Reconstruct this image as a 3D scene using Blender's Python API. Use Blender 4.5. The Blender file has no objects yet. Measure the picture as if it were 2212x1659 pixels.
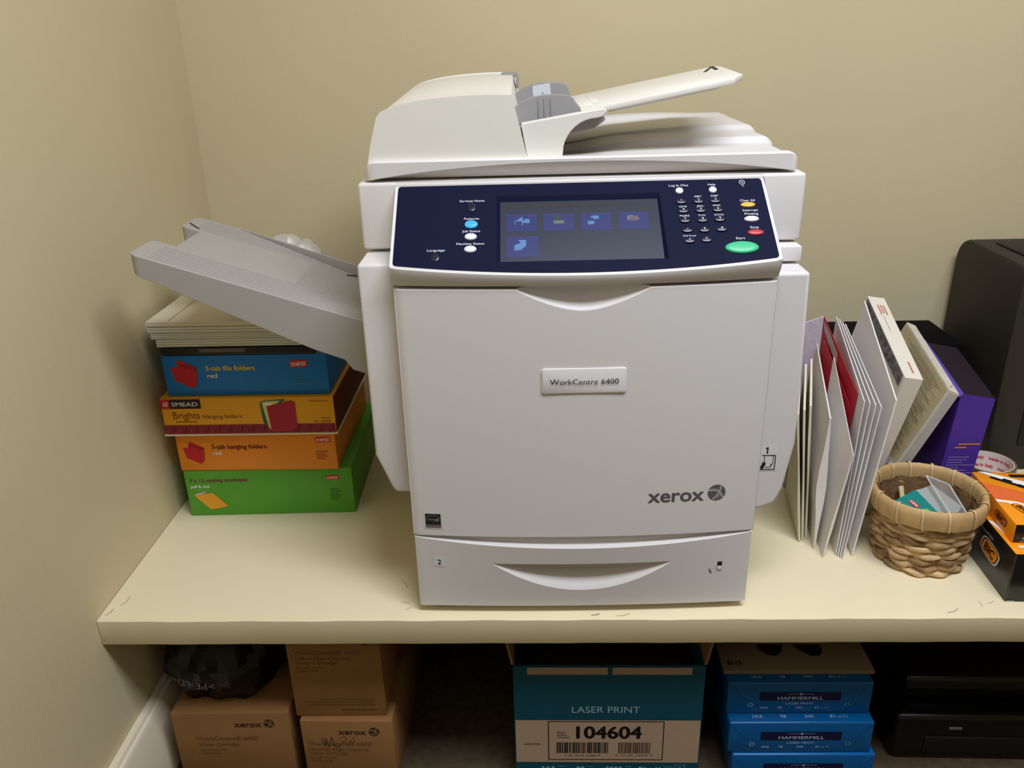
import bpy, bmesh, math, random
from mathutils import Vector, Matrix

random.seed(7)
S = bpy.context.scene
COL = S.collection
Z0 = 0.36                       # height of the shelf top above the floor

# ---------------------------------------------------------------- camera
cam_d = bpy.data.cameras.new('camera')
cam_d.sensor_fit = 'HORIZONTAL'; cam_d.sensor_width = 36.0
cam_d.lens = 1800.5 / 2212 * 36.0
cam_d.clip_start = 0.02
cam = bpy.data.objects.new('camera', cam_d); COL.objects.link(cam)
_R = Vector((0.99933025, 0.02592095, -0.02582937))
_U = Vector((0.01380113, 0.38674895, 0.92208176))
_F = Vector((-0.03389071, 0.92182067, -0.38613219))
_m = Matrix((_R, _U, -_F)).transposed().to_4x4()
_m.translation = Vector((0.63339, -0.94256, 0.74973 + Z0))
cam.matrix_world = _m
S.camera = cam

# ---------------------------------------------------------------- light
def area(name, loc, aim, sx, sy, power, col):
    d = bpy.data.lights.new(name, 'AREA'); d.shape = 'RECTANGLE'
    d.size = sx; d.size_y = sy; d.energy = power; d.color = col
    o = bpy.data.objects.new(name, d); COL.objects.link(o)
    o.location = loc
    o.rotation_euler = (Vector(aim) - Vector(loc)).to_track_quat('-Z', 'Y').to_euler()
    return o
CEIL = 2.32
area('ceiling_lamp', (1.15, -0.66, CEIL - 0.02), (1.15, -0.66, 0), 1.15, 0.50, 39.5, (0.833, 0.883, 1.0))
area('fill_light', (1.3, -1.9, CEIL - 0.02), (1.3, -1.9, 0), 1.2, 0.6, 2.6, (0.73, 0.78, 1.0))  # weak cool fill added behind the camera, not a known fixture
w = bpy.data.worlds.new('world'); S.world = w; w.use_nodes = True
w.node_tree.nodes['Background'].inputs[0].default_value = (0.75, 0.8, 1.0, 1)
w.node_tree.nodes['Background'].inputs[1].default_value = 0.0
S.view_settings.view_transform = 'Standard'; S.view_settings.look = 'None'
S.view_settings.exposure = 0.13; S.view_settings.gamma = 1.0
S.view_settings.use_curve_mapping = False

# ---------------------------------------------------------------- materials
def lin(c):
    r = []
    for v in c[:3]:
        v /= 255.0
        r.append(v / 12.92 if v <= 0.04045 else ((v + 0.055) / 1.055) ** 2.4)
    return (r[0], r[1], r[2], 1.0)
_M = {}
def mat(name, c, rough=0.5, spec=0.4, var=0.0, scale=8.0, bump=0.0, bscale=120.0, metal=0.0, emit=None, alpha=1.0, trans=0.0):
    if name in _M: return _M[name]
    m = bpy.data.materials.new(name); m.use_nodes = True
    nt = m.node_tree; b = nt.nodes['Principled BSDF']
    b.inputs['Base Color'].default_value = lin(c)
    b.inputs['Roughness'].default_value = rough
    b.inputs['Specular IOR Level'].default_value = spec
    b.inputs['Metallic'].default_value = metal
    b.inputs['Alpha'].default_value = alpha
    b.inputs['Transmission Weight'].default_value = trans
    if emit is not None:
        b.inputs['Emission Color'].default_value = lin(c)
        b.inputs['Emission Strength'].default_value = emit
    tc = nt.nodes.new('ShaderNodeTexCoord')
    if var > 0:
        n = nt.nodes.new('ShaderNodeTexNoise'); n.inputs['Scale'].default_value = scale
        n.inputs['Detail'].default_value = 4.0
        nt.links.new(tc.outputs['Object'], n.inputs['Vector'])
        r = nt.nodes.new('ShaderNodeMapRange')
        r.inputs['From Min'].default_value = 0.3; r.inputs['From Max'].default_value = 0.7
        r.inputs['To Min'].default_value = 1.0 - var; r.inputs['To Max'].default_value = 1.0 + var * 0.5
        nt.links.new(n.outputs['Fac'], r.inputs['Value'])
        h = nt.nodes.new('ShaderNodeHueSaturation'); h.inputs['Color'].default_value = lin(c)
        nt.links.new(r.outputs['Result'], h.inputs['Value'])
        nt.links.new(h.outputs['Color'], b.inputs['Base Color'])
    if bump > 0:
        n2 = nt.nodes.new('ShaderNodeTexNoise'); n2.inputs['Scale'].default_value = bscale
        n2.inputs['Detail'].default_value = 3.0
        nt.links.new(tc.outputs['Object'], n2.inputs['Vector'])
        bp = nt.nodes.new('ShaderNodeBump'); bp.inputs['Strength'].default_value = bump
        bp.inputs['Distance'].default_value = 0.002
        nt.links.new(n2.outputs['Fac'], bp.inputs['Height'])
        nt.links.new(bp.outputs['Normal'], b.inputs['Normal'])
    _M[name] = m
    return m

def glow(name, c, k, rough=0.3):           # a lit screen or lamp
    m = mat(name, c, rough=rough, emit=k)
    m.node_tree.nodes['Principled BSDF'].inputs['Base Color'].default_value = lin([v * 0.22 for v in c])
    return m

# ---------------------------------------------------------------- mesh helpers
def finish(bm, name, mats, parent=None, smooth=35.0, loc=None, bevel=0.0, seg=2, rot=None):
    bmesh.ops.remove_doubles(bm, verts=bm.verts, dist=1e-6)
    if bevel > 0:
        es = [e for e in bm.edges if len(e.link_faces) == 2 and e.calc_face_angle(0) > math.radians(50)]
        if es:
            bmesh.ops.bevel(bm, geom=es, offset=bevel, segments=seg, affect='EDGES', profile=0.5, clamp_overlap=True)
    bmesh.ops.recalc_face_normals(bm, faces=[f for f in bm.faces if f.tag is False])
    if smooth:
        for f in bm.faces: f.smooth = True
        for e in bm.edges:
            if len(e.link_faces) == 2 and e.calc_face_angle(0) > math.radians(smooth): e.smooth = False
    me = bpy.data.meshes.new(name)
    bm.to_mesh(me); bm.free()
    if not isinstance(mats, (list, tuple)): mats = [mats]
    for m in mats: me.materials.append(m)
    o = bpy.data.objects.new(name, me); COL.objects.link(o)
    if parent: o.parent = parent
    if loc: o.location = loc
    if rot: o.rotation_euler = rot
    return o

def thing(name, label, cat, loc=(0, 0, 0), rz=0.0, group=None):
    o = bpy.data.objects.new(name, None); COL.objects.link(o)
    o.empty_display_size = 0.03
    o.location = (loc[0], loc[1], loc[2]); o.rotation_euler = (0, 0, rz)
    return tag(o, label, cat, group)
def tag(o, label, cat, group=None):
    o['label'] = label; o['category'] = cat
    if group: o['group'] = group
    return o
def struct(o):
    o['kind'] = 'structure'; return o

def box(bm, x0, x1, y0, y1, z0, z1, mi=0):
    v = [bm.verts.new(p) for p in ((x0,y0,z0),(x1,y0,z0),(x1,y1,z0),(x0,y1,z0),(x0,y0,z1),(x1,y0,z1),(x1,y1,z1),(x0,y1,z1))]
    fs = []
    for q in ((3,2,1,0),(4,5,6,7),(0,1,5,4),(1,2,6,5),(2,3,7,6),(3,0,4,7)):
        f = bm.faces.new([v[i] for i in q]); f.material_index = mi; fs.append(f)
    return fs                     # bottom, top, front, right, back, left
def prism_y(bm, pts, y0, y1, mi=0):        # polygon in x,z pushed along y
    a = [bm.verts.new((x, y0, z)) for x, z in pts]; b = [bm.verts.new((x, y1, z)) for x, z in pts]
    n = len(pts)
    fs = [bm.faces.new(a), bm.faces.new(b[::-1])]
    for i in range(n): fs.append(bm.faces.new((a[i], b[i], b[(i+1) % n], a[(i+1) % n])))
    for f in fs: f.material_index = mi
    return fs
def prism_z(bm, pts, z0, z1, mi=0, zf=None):
    a = [bm.verts.new((x, y, z0 if zf is None else zf(x, y) + z0)) for x, y in pts]
    b = [bm.verts.new((x, y, z1 if zf is None else zf(x, y) + z1)) for x, y in pts]
    n = len(pts)
    fs = [bm.faces.new(a[::-1]), bm.faces.new(b)]
    for i in range(n): fs.append(bm.faces.new((a[i], a[(i+1) % n], b[(i+1) % n], b[i])))
    for f in fs: f.material_index = mi
    return fs
def prism_x(bm, pts, x0, x1, mi=0):        # polygon in y,z pushed along x
    a = [bm.verts.new((x0, y, z)) for y, z in pts]; b = [bm.verts.new((x1, y, z)) for y, z in pts]
    n = len(pts)
    fs = [bm.faces.new(a), bm.faces.new(b[::-1])]
    for i in range(n): fs.append(bm.faces.new((a[i], b[i], b[(i+1) % n], a[(i+1) % n])))
    for f in fs: f.material_index = mi
    return fs
def strip(bm, rows, mi=0, close=False):    # rows of equally long point lists
    vs = [[bm.verts.new(p) for p in r] for r in rows]
    for a, b in zip(vs[:-1], vs[1:]):
        n = len(a)
        for i in range(n if close else n - 1):
            j = (i + 1) % n
            try:
                f = bm.faces.new((a[i], a[j], b[j], b[i])); f.material_index = mi
            except ValueError: pass
    return vs
def poly(bm, pts, mi=0):
    f = bm.faces.new([bm.verts.new(p) for p in pts]); f.material_index = mi; return f
def lathe(bm, prof, cx=0, cy=0, seg=48, mi=0):
    strip(bm, [[(cx + r * math.cos(2*math.pi*i/seg), cy + r * math.sin(2*math.pi*i/seg), z) for i in range(seg)] for r, z in prof], mi, True)
def tube(bm, pts, r, seg=6, mi=0):
    pts = [Vector(p) for p in pts]; rows = []
    for i, p in enumerate(pts):
        t = (pts[min(i+1, len(pts)-1)] - pts[max(i-1, 0)]).normalized()
        up = Vector((0, 0, 1)) if abs(t.z) < 0.9 else Vector((1, 0, 0))
        a = t.cross(up).normalized(); b = a.cross(t)
        rows.append([p + r * (a * math.cos(2*math.pi*k/seg) + b * math.sin(2*math.pi*k/seg)) for k in range(seg)])
    vs = strip(bm, rows, mi, True)
    bm.faces.new(vs[0][::-1]).material_index = mi; bm.faces.new(vs[-1]).material_index = mi

class Plane:                       # a flat frame for printing on: origin, right, up
    def __init__(s, o, u=(1, 0, 0), v=(0, 0, 1), eps=0.0005, warp=None):
        s.o = Vector(o); s.u = Vector(u).normalized(); s.v = Vector(v).normalized()
        s.n = s.u.cross(s.v).normalized(); s.eps = eps; s.warp = warp
    def at(s, a, b, lift=0.0):
        p = s.o + s.u * a + s.v * b + s.n * (s.eps + lift)
        return Vector(s.warp(p)) if s.warp else p
    def rect(s, bm, a0, a1, b0, b1, mi=0, lift=0.0):
        return poly(bm, [s.at(a0, b0, lift), s.at(a1, b0, lift), s.at(a1, b1, lift), s.at(a0, b1, lift)], mi)
    def shape(s, bm, pts, mi=0, lift=0.0):
        return poly(bm, [s.at(a, b, lift) for a, b in pts], mi)
    def disc(s, bm, a, b, ra, rb, mi=0, lift=0.0, seg=32):
        return s.shape(bm, [(a + ra*math.cos(2*math.pi*i/seg), b + rb*math.sin(2*math.pi*i/seg)) for i in range(seg)], mi, lift)
    def line(s, bm, pts, wd, mi=0, lift=0.0):
        for (a0, b0), (a1, b1) in zip(pts[:-1], pts[1:]):
            d = Vector((a1-a0, b1-b0)); L = d.length or 1e-6
            nx, ny = -d.y/L*wd/2, d.x/L*wd/2
            s.shape(bm, [(a0-nx, b0-ny), (a1-nx, b1-ny), (a1+nx, b1+ny), (a0+nx, b0+ny)], mi, lift)

def text(bm, pl, s, a, b, h, al='C', mi=0, bold=0.0, width=None, lift=0.0, rot=0.0, flip=False, slant=0.0):
    cu = bpy.data.curves.new('t', 'FONT'); cu.body = s; cu.size = 1.0; cu.align_x = 'LEFT'
    cu.resolution_u = 3; cu.shear = slant
    o = bpy.data.objects.new('t', cu); COL.objects.link(o)
    dg = bpy.context.evaluated_depsgraph_get()
    me = bpy.data.meshes.new_from_object(o.evaluated_get(dg))
    bpy.data.objects.remove(o); bpy.data.curves.remove(cu)
    if not me.vertices: return
    xs = [v.co.x for v in me.vertices]; x0, x1 = min(xs), max(xs)
    k = h / 0.72                    # h is the height of a capital
    kx = width / (x1 - x0) if width else k
    off = {'L': 0.0, 'C': -(x1-x0)*kx/2, 'R': -(x1-x0)*kx}[al]
    c, sn = math.cos(rot), math.sin(rot)
    shifts = [(0, 0)] if bold < .015 else [(-bold*k*.7, 0), (bold*k*.7, 0), (0, -bold*k*.5), (0, bold*k*.5)]   # a heavier face: the glyph laid down a few times
    for n, (dx, dy) in enumerate(shifts):
        vs = []
        for v in me.vertices:
            p, q = (v.co.x - x0) * kx + off + dx, v.co.y * k + dy
            if flip: p, q = -p, -q
            vs.append(bm.verts.new(pl.at(a + p*c - q*sn, b + p*sn + q*c, lift + n * 2e-5)))
        for f in me.polygons:
            try: bm.faces.new([vs[i] for i in f.vertices]).material_index = mi
            except ValueError: pass
    bpy.data.meshes.remove(me)

def printing(bm, name, mats, parent):       # flat print: keep the facing, no smoothing; blocks far apart become parts of their own
    cell = 0.013; owner = {}; root = {}
    def find(k):
        while root[k] != k: k = root[k]
        return k
    faces = list(bm.faces); fcell = []
    for f in faces:
        co = [v.co for v in f.verts]
        lo = [min(c[i] for c in co) for i in range(3)]; hi = [max(c[i] for c in co) for i in range(3)]
        n = [max(1, int((hi[i] - lo[i]) / cell) + 1) for i in range(3)]
        ks = set()
        for i in range(n[0] + 1):
            for j in range(n[1] + 1):
                for q in range(n[2] + 1):
                    ks.add(tuple(int(math.floor((lo[m] + (hi[m] - lo[m]) * (i, j, q)[m] / n[m]) / cell)) for m in range(3)))
        ks = list(ks); fcell.append(ks[0])
        for k in ks: root.setdefault(k, k)
        for k in ks[1:]: root[find(k)] = find(ks[0])
    for k in list(root):
        for dx in (-1, 0, 1):
            for dy in (-1, 0, 1):
                for dz in (-1, 0, 1):
                    m = (k[0] + dx, k[1] + dy, k[2] + dz)
                    if m in root: root[find(m)] = find(k)
    groups = {}
    for f, k in zip(faces, fcell): groups.setdefault(find(k), []).append(f)
    first = None
    for fs in sorted(groups.values(), key=len, reverse=True):
        ix = {}; vs = []; polys = []; mi = []
        for f in fs:
            p = []
            for v in f.verts:
                if v not in ix: ix[v] = len(vs); vs.append(v.co.copy())
                p.append(ix[v])
            polys.append(p); mi.append(f.material_index)
        me = bpy.data.meshes.new(name); me.from_pydata(vs, [], polys)
        for m in (mats if isinstance(mats, (list, tuple)) else [mats]): me.materials.append(m)
        me.polygons.foreach_set('material_index', mi); me.update()
        o = bpy.data.objects.new(name, me); COL.objects.link(o); o.parent = parent
        first = first or o
    bm.free()
    return first
def nb(): return bmesh.new()

# ---------------------------------------------------------------- shared materials
WALL = mat('cream wall paint', (211, 197, 159), rough=0.75, spec=0.2, var=0.03, scale=2.5, bump=0.12, bscale=160)
SHELF = mat('cream shelf paint', (238, 226, 188), rough=0.45, spec=0.4, var=0.03, scale=5, bump=0.08, bscale=40)
WHITE = mat('printer white plastic', (221, 217, 214), rough=0.42, spec=0.4)
WHITE2 = mat('printer cream plastic', (232, 229, 219), rough=0.42, spec=0.4)
NAVY = mat('navy panel', (17, 20, 48), rough=0.6, spec=0.08)
NAVYK = mat('navy key', (20, 21, 42), rough=0.25, spec=0.6)
INK = mat('dark ink', (30, 27, 26), rough=0.7)
GREYINK = mat('grey ink', (92, 90, 92), rough=0.6)
PALEINK = mat('pale ink', (226, 226, 232), rough=0.6)
TRAYGREY = mat('grey tray plastic', (170, 166, 160), rough=0.5)
GUIDEGREY = mat('grey guide plastic', (152, 150, 149), rough=0.45)
BLACK = mat('black plastic', (24, 23, 22), rough=0.5, spec=0.3)
PAPER = mat('white paper', (232, 228, 222), rough=0.8, spec=0.2, var=0.03, scale=20)
CREAMP = mat('cream paper', (226, 218, 196), rough=0.8, spec=0.2, var=0.03, scale=20)
RED = mat('red card', (176, 22, 38), rough=0.6)
SRED = mat('label red', (200, 30, 36), rough=0.6)

# ---------------------------------------------------------------- the room
RX, RY0, RY1 = 2.9, -3.4, 0.658
bm = nb(); box(bm, -0.1, 0.0, RY0, RY1 + 0.1, 0, CEIL); struct(finish(bm, 'wall_left', WALL, smooth=0))
bm = nb(); box(bm, 0.0, RX, RY1, RY1 + 0.1, 0, CEIL); struct(finish(bm, 'wall_back', WALL, smooth=0))
bm = nb(); box(bm, RX, RX + 0.1, RY0, RY1 + 0.1, 0, CEIL); struct(finish(bm, 'wall_right', WALL, smooth=0))
bm = nb(); box(bm, 0.0, RX, RY0 - 0.1, RY0, 0, CEIL); struct(finish(bm, 'wall_front', WALL, smooth=0))
CARPET = mat('dark carpet', (84, 72, 54), rough=0.95, spec=0.1, var=0.25, scale=60, bump=0.5, bscale=400)
bm = nb(); box(bm, -0.1, RX + 0.1, RY0 - 0.1, RY1 + 0.1, -0.1, 0); struct(finish(bm, 'floor', CARPET, smooth=0))
CEILM = mat('ceiling white', (225, 222, 212), rough=0.9, spec=0.1)
bm = nb(); box(bm, -0.1, RX + 0.1, RY0 - 0.1, RY1 + 0.1, CEIL, CEIL + 0.1); struct(finish(bm, 'ceiling', CEILM, smooth=0))
# tall painted skirting with a stepped top on the left wall
TRIM = mat('skirting paint', (234, 222, 196), rough=0.35, spec=0.5)
bm = nb()
zt = Z0 - 0.2125
prism_y(bm, [(0.0005, 0), (0.0215, 0), (0.0215, zt - 0.012), (0.0185, zt - 0.006), (0.0145, zt - 0.006), (0.0125, zt), (0.0005, zt)], RY0 + 0.002, RY1 - 0.002)
struct(finish(bm, 'baseboard_left', TRIM, bevel=0.001, seg=1))

# the built-in shelf: a thick painted board with chipped, slightly wavy front edge
bm = nb()
xs = [0.001 + (RX - 0.002) * i / 160 for i in range(161)]
def wob(x): return 0.0006 * math.sin(x * 37) + 0.0004 * math.sin(x * 91 + 1)
rows = []
for x in xs:
    d = wob(x)
    rows.append([(x, d + 0.002, Z0), (x, d, Z0 - 0.002), (x, d * 0.5, Z0 - 0.041), (x, d * 0.5 + 0.001, Z0 - 0.0425), (x, RY1 - 0.001, Z0 - 0.0425), (x, RY1 - 0.001, Z0)])
vs = strip(bm, rows, 0, True)
bm.faces.new(vs[0]); bm.faces.new(vs[-1][::-1])
sh = finish(bm, 'shelf', SHELF, smooth=40)
tag(sh, 'thick cream painted shelf board built between the walls, carrying the big printer', 'shelf')
# scuffs and chips on the board, small marks with shapes of their own
SCUFF = mat('scuff', (176, 165, 140), rough=0.8)
pl = Plane((0, 0, Z0), (1, 0, 0), (0, 1, 0), eps=0.0004)
for a, b, l, an, wd in ((0.433, 0.072, .022, 1.9, .0010), (0.441, 0.035, .012, 2.6, .0009), (0.437, 0.022, .01, .4, .001), (0.70, 0.008, .012, 0, .003), (0.735, 0.006, .02, .05, .0012),
                        (0.02, 0.035, .02, 1.1, .0012), (0.008, 0.012, .016, 1.0, .0014), (1.19, 0.01, .02, .2, .0015), (1.243, 0.022, .012, 1.3, .0008), (1.254, 0.03, .012, .2, .0008)):
    bm = nb(); pl.line(bm, [(a, b), (a + l*math.cos(an)*.5, b + l*math.sin(an)*.5), (a + l*math.cos(an+.25), b + l*math.sin(an+.25))], wd)
    printing(bm, 'scuff_mark', SCUFF, sh)
# ---------------------------------------------------------------- the multifunction printer
PR = thing('multifunction_printer', 'big white multifunction printer with navy control panel in the middle of the shelf', 'printer', (0.4582, 0.0168, Z0 + 0.0008), 0.0136)
SHADE = mat('printer inner grey', (150, 146, 140), rough=0.6)
def bulge(x, k): 
    t = (x - 0.23) / 0.23
    return -k * max(0.0, 1 - t * t)
# body core and foot
bm = nb(); box(bm, 0.004, 0.456, 0.024, 0.50, 0.011, 0.5); box(bm, 0.02, 0.44, 0.012, 0.49, 0.0, 0.0112)
finish(bm, 'main_body', SHADE, PR, bevel=0.002)
# side covers
bm = nb(); prism_y(bm, [(0.004, 0.4975), (-0.0445, 0.4975), (-0.0445, 0.239), (-0.026, 0.190), (-0.021, 0.182), (0.004, 0.182)], 0.02, 0.46)
finish(bm, 'side_cover', WHITE, PR, bevel=0.004, seg=3)
bm = nb(); prism_y(bm, [(0.454, 0.476), (0.503, 0.476), (0.508, 0.30), (0.5085, 0.246), (0.4985, 0.178), (0.490, 0.156), (0.471, 0.148), (0.454, 0.146)], 0.02, 0.46)
rc = finish(bm, 'side_cover', WHITE, PR, bevel=0.004, seg=3)
# the tray mark "1" with its little picture, and a seam on the right cover
bm = nb(); pl = Plane((0, 0.02, 0))
pl.rect(bm, 0.4625, 0.487, 0.2065, 0.245, 1); 
pl.shape(bm, [(.4722,.2318),(.4740,.2318),(.4740,.2415),(.4727,.2415),(.4703,.2397),(.4708,.2386),(.4722,.2396)], 0, .0003)
pl.line(bm, [(0.4665, 0.2292), (0.4842, 0.2292), (0.4842, 0.2085), (0.4655, 0.2085)], .0012, 0, .0003)
pl.line(bm, [(0.4700, 0.2285), (0.4700, 0.2185)], .0008, 0, .0003); pl.line(bm, [(0.4815, 0.2285), (0.4815, 0.2165), (0.4785, 0.2117), (0.4715, 0.2117)], .0008, 0, .0003)
pl.line(bm, [(0.4815, 0.2165), (0.4788, 0.2160), (0.4785, 0.2117)], .0008, 0, .0003)
pl.shape(bm, [(.4657,.2092),(.4690,.2092),(.4706,.2130),(.4722,.2150),(.4716,.2158),(.4728,.2178),(.4722,.2183),(.4710,.2170),(.4716,.2196),(.4709,.2199),(.4697,.2178),(.4696,.2202),(.4688,.2200),(.4684,.2170),(.4678,.2190),(.4671,.2186),(.4672,.2150),(.4657,.2140)], 0, .0004)
STICK = mat('sticker white', (222, 222, 222), rough=0.5)
printing(bm, 'tray_sticker', [INK, STICK], rc)['label'] = 'white sticker with number 1 and a hand-and-paper sign'
bm = nb(); box(bm, 0.463, 0.503, 0.06, 0.46, 0.4795, 0.4985); finish(bm, 'spacer_block', WHITE, PR, bevel=0.002)

# front door with its smile-shaped finger cut
def zcut(x):
    t = abs(x - 0.2272) / 0.0792
    if t >= 1: return 0.4722
    return 0.4459 + 0.0263 * (t ** 1.7 if t < .86 else (0.86 ** 1.7 + (t - .86) / .14 * (1 - 0.86 ** 1.7)))
def dk(z): return 0.012 + 0.003 * (z - 0.13) / 0.34
xs = sorted(set([0.001 + 0.458 * i / 80 for i in range(81)] + [0.148, 0.3064, 0.1591, 0.2953]))
bm = nb()
rows = []
for x in xs:
    zt = zcut(x); zb = 0.127
    e = 0.004 * max(0.0, 1 - min(x, 0.46 - x) / 0.006) ** 2     # rounded outer edges
    r = [(x, bulge(x, dk(zb + (zt - zb) * j / 8)) + e, zb + (zt - zb) * j / 8) for j in range(9)]
    r += [(x, 0.0195, zt), (x, 0.0195, zb)]
    rows.append(r)
vs = strip(bm, rows, 0, True); bm.faces.new(vs[0]); bm.faces.new(vs[-1][::-1])
door = finish(bm, 'front_door', WHITE, PR, smooth=40, bevel=0.0012, seg=2)
bm = nb()                                   # the scoop behind the cut
rows = []
for i in range(41):
    x = 0.149 + 0.1565 * i / 40; zc = zcut(x); y0 = bulge(x, dk(zc)) + 0.002; top = 0.4735
    d = (top - zc) / 0.0276
    rows.append([(x, y0, zc - 0.0006), (x, y0 + 0.008 * d, zc + 0.002 * d), (x, y0 + 0.016 * d, zc + 0.010 * d), (x, y0 + 0.022 * d, zc + 0.018 * d), (x, y0 + 0.026 * d, top)])
strip(bm, rows); finish(bm, 'finger_scoop', WHITE, door, smooth=60)
# printing on the door
def dwarp(p): return (p.x, p.y + bulge(p.x, dk(p.z)), p.z)
pl = Plane((0, 0, 0), warp=dwarp, eps=0.0004)
bm = nb()
rr = []
for (cx, cz, a0) in ((0.2775, 0.3675, 0), (0.1805, 0.3675, 90), (0.1805, 0.3420, 180), (0.2775, 0.3420, 270)):
    for k in range(6):
        a = math.radians(a0 + 90 * k / 5); rr.append((cx + .0038*math.cos(a), cz + .0038*math.sin(a)))
a = [bm.verts.new((x, bulge(x, dk(z)) - 0.0022, z)) for x, z in rr]; b = [bm.verts.new((x, bulge(x, dk(z)) + 0.002, z)) for x, z in rr]
bm.faces.new(a); bm.faces.new(b[::-1])
for i in range(len(a)): bm.faces.new((a[i], b[i], b[(i+1) % len(a)], a[(i+1) % len(a)]))
plate = finish(bm, 'nameplate', mat('nameplate white', (224, 221, 220), rough=0.3), door, bevel=0.0009, seg=2)
bm = nb(); text(bm, Plane((0, -0.0027, 0), warp=dwarp, eps=0.0004), 'WorkCentre 6400', 0.2291, 0.3510, 0.0073, 'C', 0, bold=.012, width=0.0845)
printing(bm, 'lettering', INK, plate)
SCREW = mat('logo grey light', (170, 167, 166), rough=0.5)
def sphere_logo(bm, pl, cx, cz, r, mi=0, mj=1, lift=0.0):
    pl.disc(bm, cx, cz, r, r, mi, lift)
    def arc(pts, w): pl.line(bm, [(cx + a*r, cz + b*r) for a, b in pts], w*r, mj, lift + .0002)
    arc([(-.92, .28), (-.45, .34), (0.05, .22), (.42, -.02), (.62, -.38), (.66, -.66)], .22)
    arc([(-.42, -.84), (-.05, -.50), (.25, -.02), (.40, .40), (.44, .80)], .22)
    arc([(-.80, .45), (-.30, .52), (.20, .36)], .07)
    arc([(.10, -.90), (.30, -.45), (.45, -.05)], .07)
bm = nb()
text(bm, pl, 'xerox', 0.3145, 0.1785, 0.0205, 'L', 0, bold=.035, width=0.0725)
sphere_logo(bm, pl, 0.4042, 0.1890, 0.0118)
printing(bm, 'logo', [GREYINK, SCREW], door)
bm = nb()
pl.rect(bm, 0.0165, 0.0420, 0.1385, 0.1645, 2)
pl.rect(bm, 0.0186, 0.0396, 0.1408, 0.1620, 3, .0003)
pl.rect(bm, 0.0186, 0.0396, 0.1408, 0.1452, 4, .0005)
pl.line(bm, [(0.0291 + .0098*math.cos(t), 0.1525 + .0072*math.sin(t)) for t in [math.radians(v) for v in range(20, 200, 12)]], .0005, 5, .0006)
text(bm, pl, 'energy', 0.0286, 0.1517, 0.0042, 'C', 5, slant=.3, lift=.0006, width=.013)
pl.shape(bm, [(0.0352, .1560), (0.0359, .1540), (0.0379, .1538), (0.0363, .1525), (0.0370, .1505), (0.0352, .1517), (0.0336, .1506), (0.0341, .1525), (0.0327, .1538), (0.0346, .1541)], 5, .0007)
printing(bm, 'energy_badge', [GREYINK, SCREW, STICK, INK, mat('badge grey', (110, 104, 98)), mat('badge line', (150, 146, 140))], door)

# paper drawer: bowed front, dipping upper ledge, crescent handle
def zt_(x):
    t = (x - 0.23) / 0.229; return 0.1250 - 0.0125 * (1 - min(1, t * t))
def fk(z): return 0.006 + 0.012 * max(0, min(1, (z - 0.012) / 0.11))
def fy(x, z): return bulge(x, fk(z))
HX, HR = 0.2282, 0.1225
def hz(x, which):
    t = (x - HX) / HR
    if abs(t) >= 1: return 0.0860
    return {'o': 0.0400 + 0.0460 * abs(t) ** 2.0, 'i': 0.0625 + 0.0235 * abs(t) ** 2.2, 'u': 0.0860}[which]
xs = sorted(set([0.002 + 0.455 * i / 90 for i in range(91)] + [HX - HR, HX + HR]))
bm = nb(); A = []; B = []
for x in xs:
    e = 0.003 * max(0.0, 1 - min(x, 0.459 - x) / 0.005) ** 2
    zt = zt_(x); zu = min(hz(x, 'u'), zt - .004); zo = hz(x, 'o'); zb = 0.0115
    A.append([(x, 0.006, 0.1262), (x, fy(x, zt) + 0.012 * (1 if x else 0), zt + .0008), (x, fy(x, zt) + e, zt)] + [(x, fy(x, zt + (zu - zt) * j / 3) + e, zt + (zu - zt) * j / 3) for j in (1, 2, 3)])
    B.append([(x, fy(x, zo + (zb - zo) * j / 3) + e, zo + (zb - zo) * j / 3) for j in range(4)] + [(x, 0.02, zb)])
va = strip(bm, A); vb = strip(bm, B)
# ends
for i, r in ((0, 1), (-1, -1)):
    x = xs[i]; pts = [Vector(p) for p in A[i][1:]] + [Vector(p) for p in B[i]]
    pts += [Vector((x, 0.02, 0.1262)), Vector((x, 0.006, 0.1262))]
    vv = [bm.verts.new(p) for p in pts]; 
    bm.faces.new(vv)
drw = finish(bm, 'paper_drawer', WHITE, PR, smooth=40)
bm = nb(); rows = []
for i in range(61):
    x = HX - HR + 2 * HR * i / 60; zo, zi, zu = hz(x, 'o'), hz(x, 'i'), hz(x, 'u')
    d = (zu - zo) / 0.046; y0 = fy(x, zo)
    rows.append([(x, y0, zo), (x, y0 + 0.0035 * d, zo + (zi - zo) * .30), (x, y0 + 0.009 * d, zo + (zi - zo) * .62), (x, y0 + 0.016 * d, zo + (zi - zo) * .88), (x, y0 + 0.022 * d, zi), (x, y0 + 0.0235 * d, zi + (zu - zi) * .1), (x, y0 + 0.024 * d, zu), (x, fy(x, zu), zu)])
strip(bm, rows); finish(bm, 'drawer_handle', WHITE, drw, smooth=30)
pl = Plane((0, 0, 0), warp=lambda p: (p.x, p.y + fy(p.x, p.z), p.z), eps=0.0004)
bm = nb(); pl.rect(bm, 0.0262, 0.0412, 0.0785, 0.0955, 2)
text(bm, pl, '2', 0.0338, 0.0822, 0.0082, 'C', 0, bold=.02, lift=.0003)
printing(bm, 'number_sticker', [INK, GREYINK, STICK], drw)
bm = nb(); pl.line(bm, [(0.4022, 0.0700), (0.4034, 0.0660), (0.4056, 0.0622)], .0016, 1); pl.line(bm, [(0.4040, 0.0662), (0.4050, 0.0634)], .0022, 1, .0001)
printing(bm, 'scratch', [INK, GREYINK], drw)
bm = nb()
sx0, sx1, sz0, sz1 = 0.4127, 0.4195, 0.0668, 0.0805
yy = fy(0.416, 0.073)
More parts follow.
